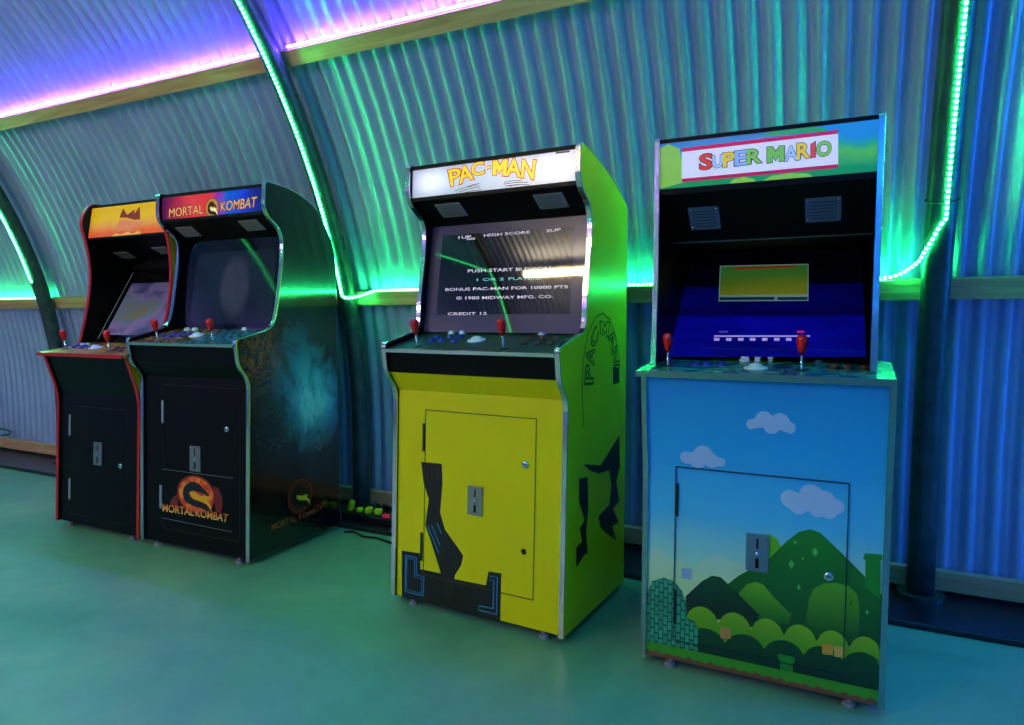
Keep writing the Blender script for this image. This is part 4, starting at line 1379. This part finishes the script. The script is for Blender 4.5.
    wl = mat('strip_white', '#A090D0', 0.3, emit='#A898E0', es=0.75)
    decal('checker_strip', ds, g, g.pxs([(714, 337.0), (810, 337.0), (810, 335.6), (714, 335.6)]), wl, 3)
    for k in range(8):
        x = 714 + 12 * k
        decal('checker_square', ds, g, g.pxs([(x, 341), (x + 5.5, 341), (x + 5.5, 338.2), (x, 338.2)]), wl, 4)
    decal('mark', ds, g, g.pxs([(719, 333), (728, 333), (728, 331), (719, 331)]), mat('mark_grey', '#303090', 0.3, emit='#4848B0', es=0.6), 3)
    decal('mark', ds, g, g.pxs([(797, 333), (804, 333), (804, 331), (797, 331)]), mat('mark_red', '#A02050', 0.3, emit='#C83060', es=0.7), 3)
blue_cabinet()

# ------------------------------------------------------------------ power strip, plugs and cords behind the cabinets
def power_strip():
    fl = Frame(None, (0, 2.93, 0), (1, 0, 0), (0, 0, 1))
    x0, x1 = fl.px(345, 530).x, fl.px(395, 535).x
    y = 2.93
    root = empty('power_strip', ((x0 + x1) / 2, y, 0.026))
    tag(root, 'black power strip on the kerb between the black and yellow cabinets', 'power strip')
    hw = (x1 - x0) / 2
    box('body', -hw, hw, -0.03, 0.03, 0.0, 0.042, mat('strip_black', '#0C0D0E', 0.4), root, 0.006)
    for k in range(5):
        xx = -hw + 0.06 + (2 * hw - 0.12) * k / 4.6
        v, f = lathe([(0.0, 0.0425), (0.019, 0.0425), (0.021, 0.044), (0.023, 0.042)], 18)
        mesh_obj('socket', [(p + xx, q, r) for p, q, r in v], f, BLACKB, root)
    fp = Frame(None, (0, y, 0), (1, 0, 0), (0, 0, 1))
    sx = fp.px(330 + 510 / 9.06, 480 + 405 / 9.06).x - root.location.x
    mesh_obj('switch', *box_vf(sx - 0.018, sx + 0.018, -0.012, 0.012, 0.04, 0.056), mat('red_switch', '#D83048', 0.3, emit='#D83048', es=0.25), root)
    YP = mat('yellow_plug', '#B8D010', 0.4)
    words = ['tall yellow plug at the left end of the power strip', 'low yellow plug next to the tall one on the power strip', 'third yellow plug from the left on the power strip', 'yellow plug beside the red switch of the power strip']
    for (cx, cy, w, hh), lb in zip(((186, 315, 40, 95), (270, 360, 42, 42), (348, 360, 46, 60), (432, 378, 46, 58)), words):
        u = fp.px(330 + cx / 9.06, 480 + cy / 9.06)
        pw = w / 9.06 * 0.0058
        ph = hh / 9.06 * 0.0058
        p = empty('plug', (u.x, y, 0.0725))
        tag(p, lb, 'plug', 'yellow plugs')
        vs, fs = lathe([(0, 0.0), (pw * 0.55, 0.0), (pw * 0.8, ph * 0.2), (pw * 0.85, ph * 0.75), (pw * 0.6, ph), (0, ph)], 12)
        mesh_obj('plug_body', [(a + c * 0.25, b * 0.7, c) for a, b, c in vs], fs, YP, p)
        mesh_obj('cord', *tube_vf([(ph * 0.2, 0, ph * 0.9), (ph * 0.25 + 0.015, 0.03, ph + 0.02), (ph * 0.2 + 0.02, 0.08, ph * 0.6), (0.03, 0.12, -0.02), (0.03, 0.17, -0.036)], 0.004, 6), BLACKB, p, smooth=True)
    # cord on the floor
    fz = Frame(None, (0, 0, 0.006), (1, 0, 0), (0, 1, 0))
    pts = [fz.px(330 + x / 9.06, 480 + yy / 9.06) for x, yy in ((130, 468), (215, 470), (260, 490), (310, 515), (400, 522), (470, 540), (560, 570), (640, 600))]
    ps = [Vector((p.x, p.y, 0.0065)) for p in pts]
    sm = []
    for i in range(len(ps) - 1):
        p0, p1, p2, p3 = ps[max(i - 1, 0)], ps[i], ps[i + 1], ps[min(i + 2, len(ps) - 1)]
        for k in range(6):
            tt = k / 6
            sm.append(0.5 * ((2 * p1) + (p2 - p0) * tt + (2 * p0 - 5 * p1 + 4 * p2 - p3) * tt ** 2 + (3 * p1 - p0 - 3 * p2 + p3) * tt ** 3))
    sm.append(ps[-1])
    tag(tube('floor_cable', sm, 0.0055, BLACKB), 'black cable lying on the floor left of the yellow cabinet', 'cable')
    # short cable resting on the low rail at the far left
    ry = 3.16
    fr = Frame(None, (0, ry, 0), (1, 0, 0), (0, 0, 1))
    q = [fr.px(x, yy) for x, yy in ((-30, 433), (-8, 430), (4, 430.5), (11, 433), (9, 436), (2, 436.5))]
    tag(tube('cable_loop', [Vector((p.x, ry, p.y + 0.012)) for p in q], 0.009, mat('teal_cable', '#2A5A50', 0.4)), 'thin green cable loop on the low rail at the far left', 'cable')
power_strip()
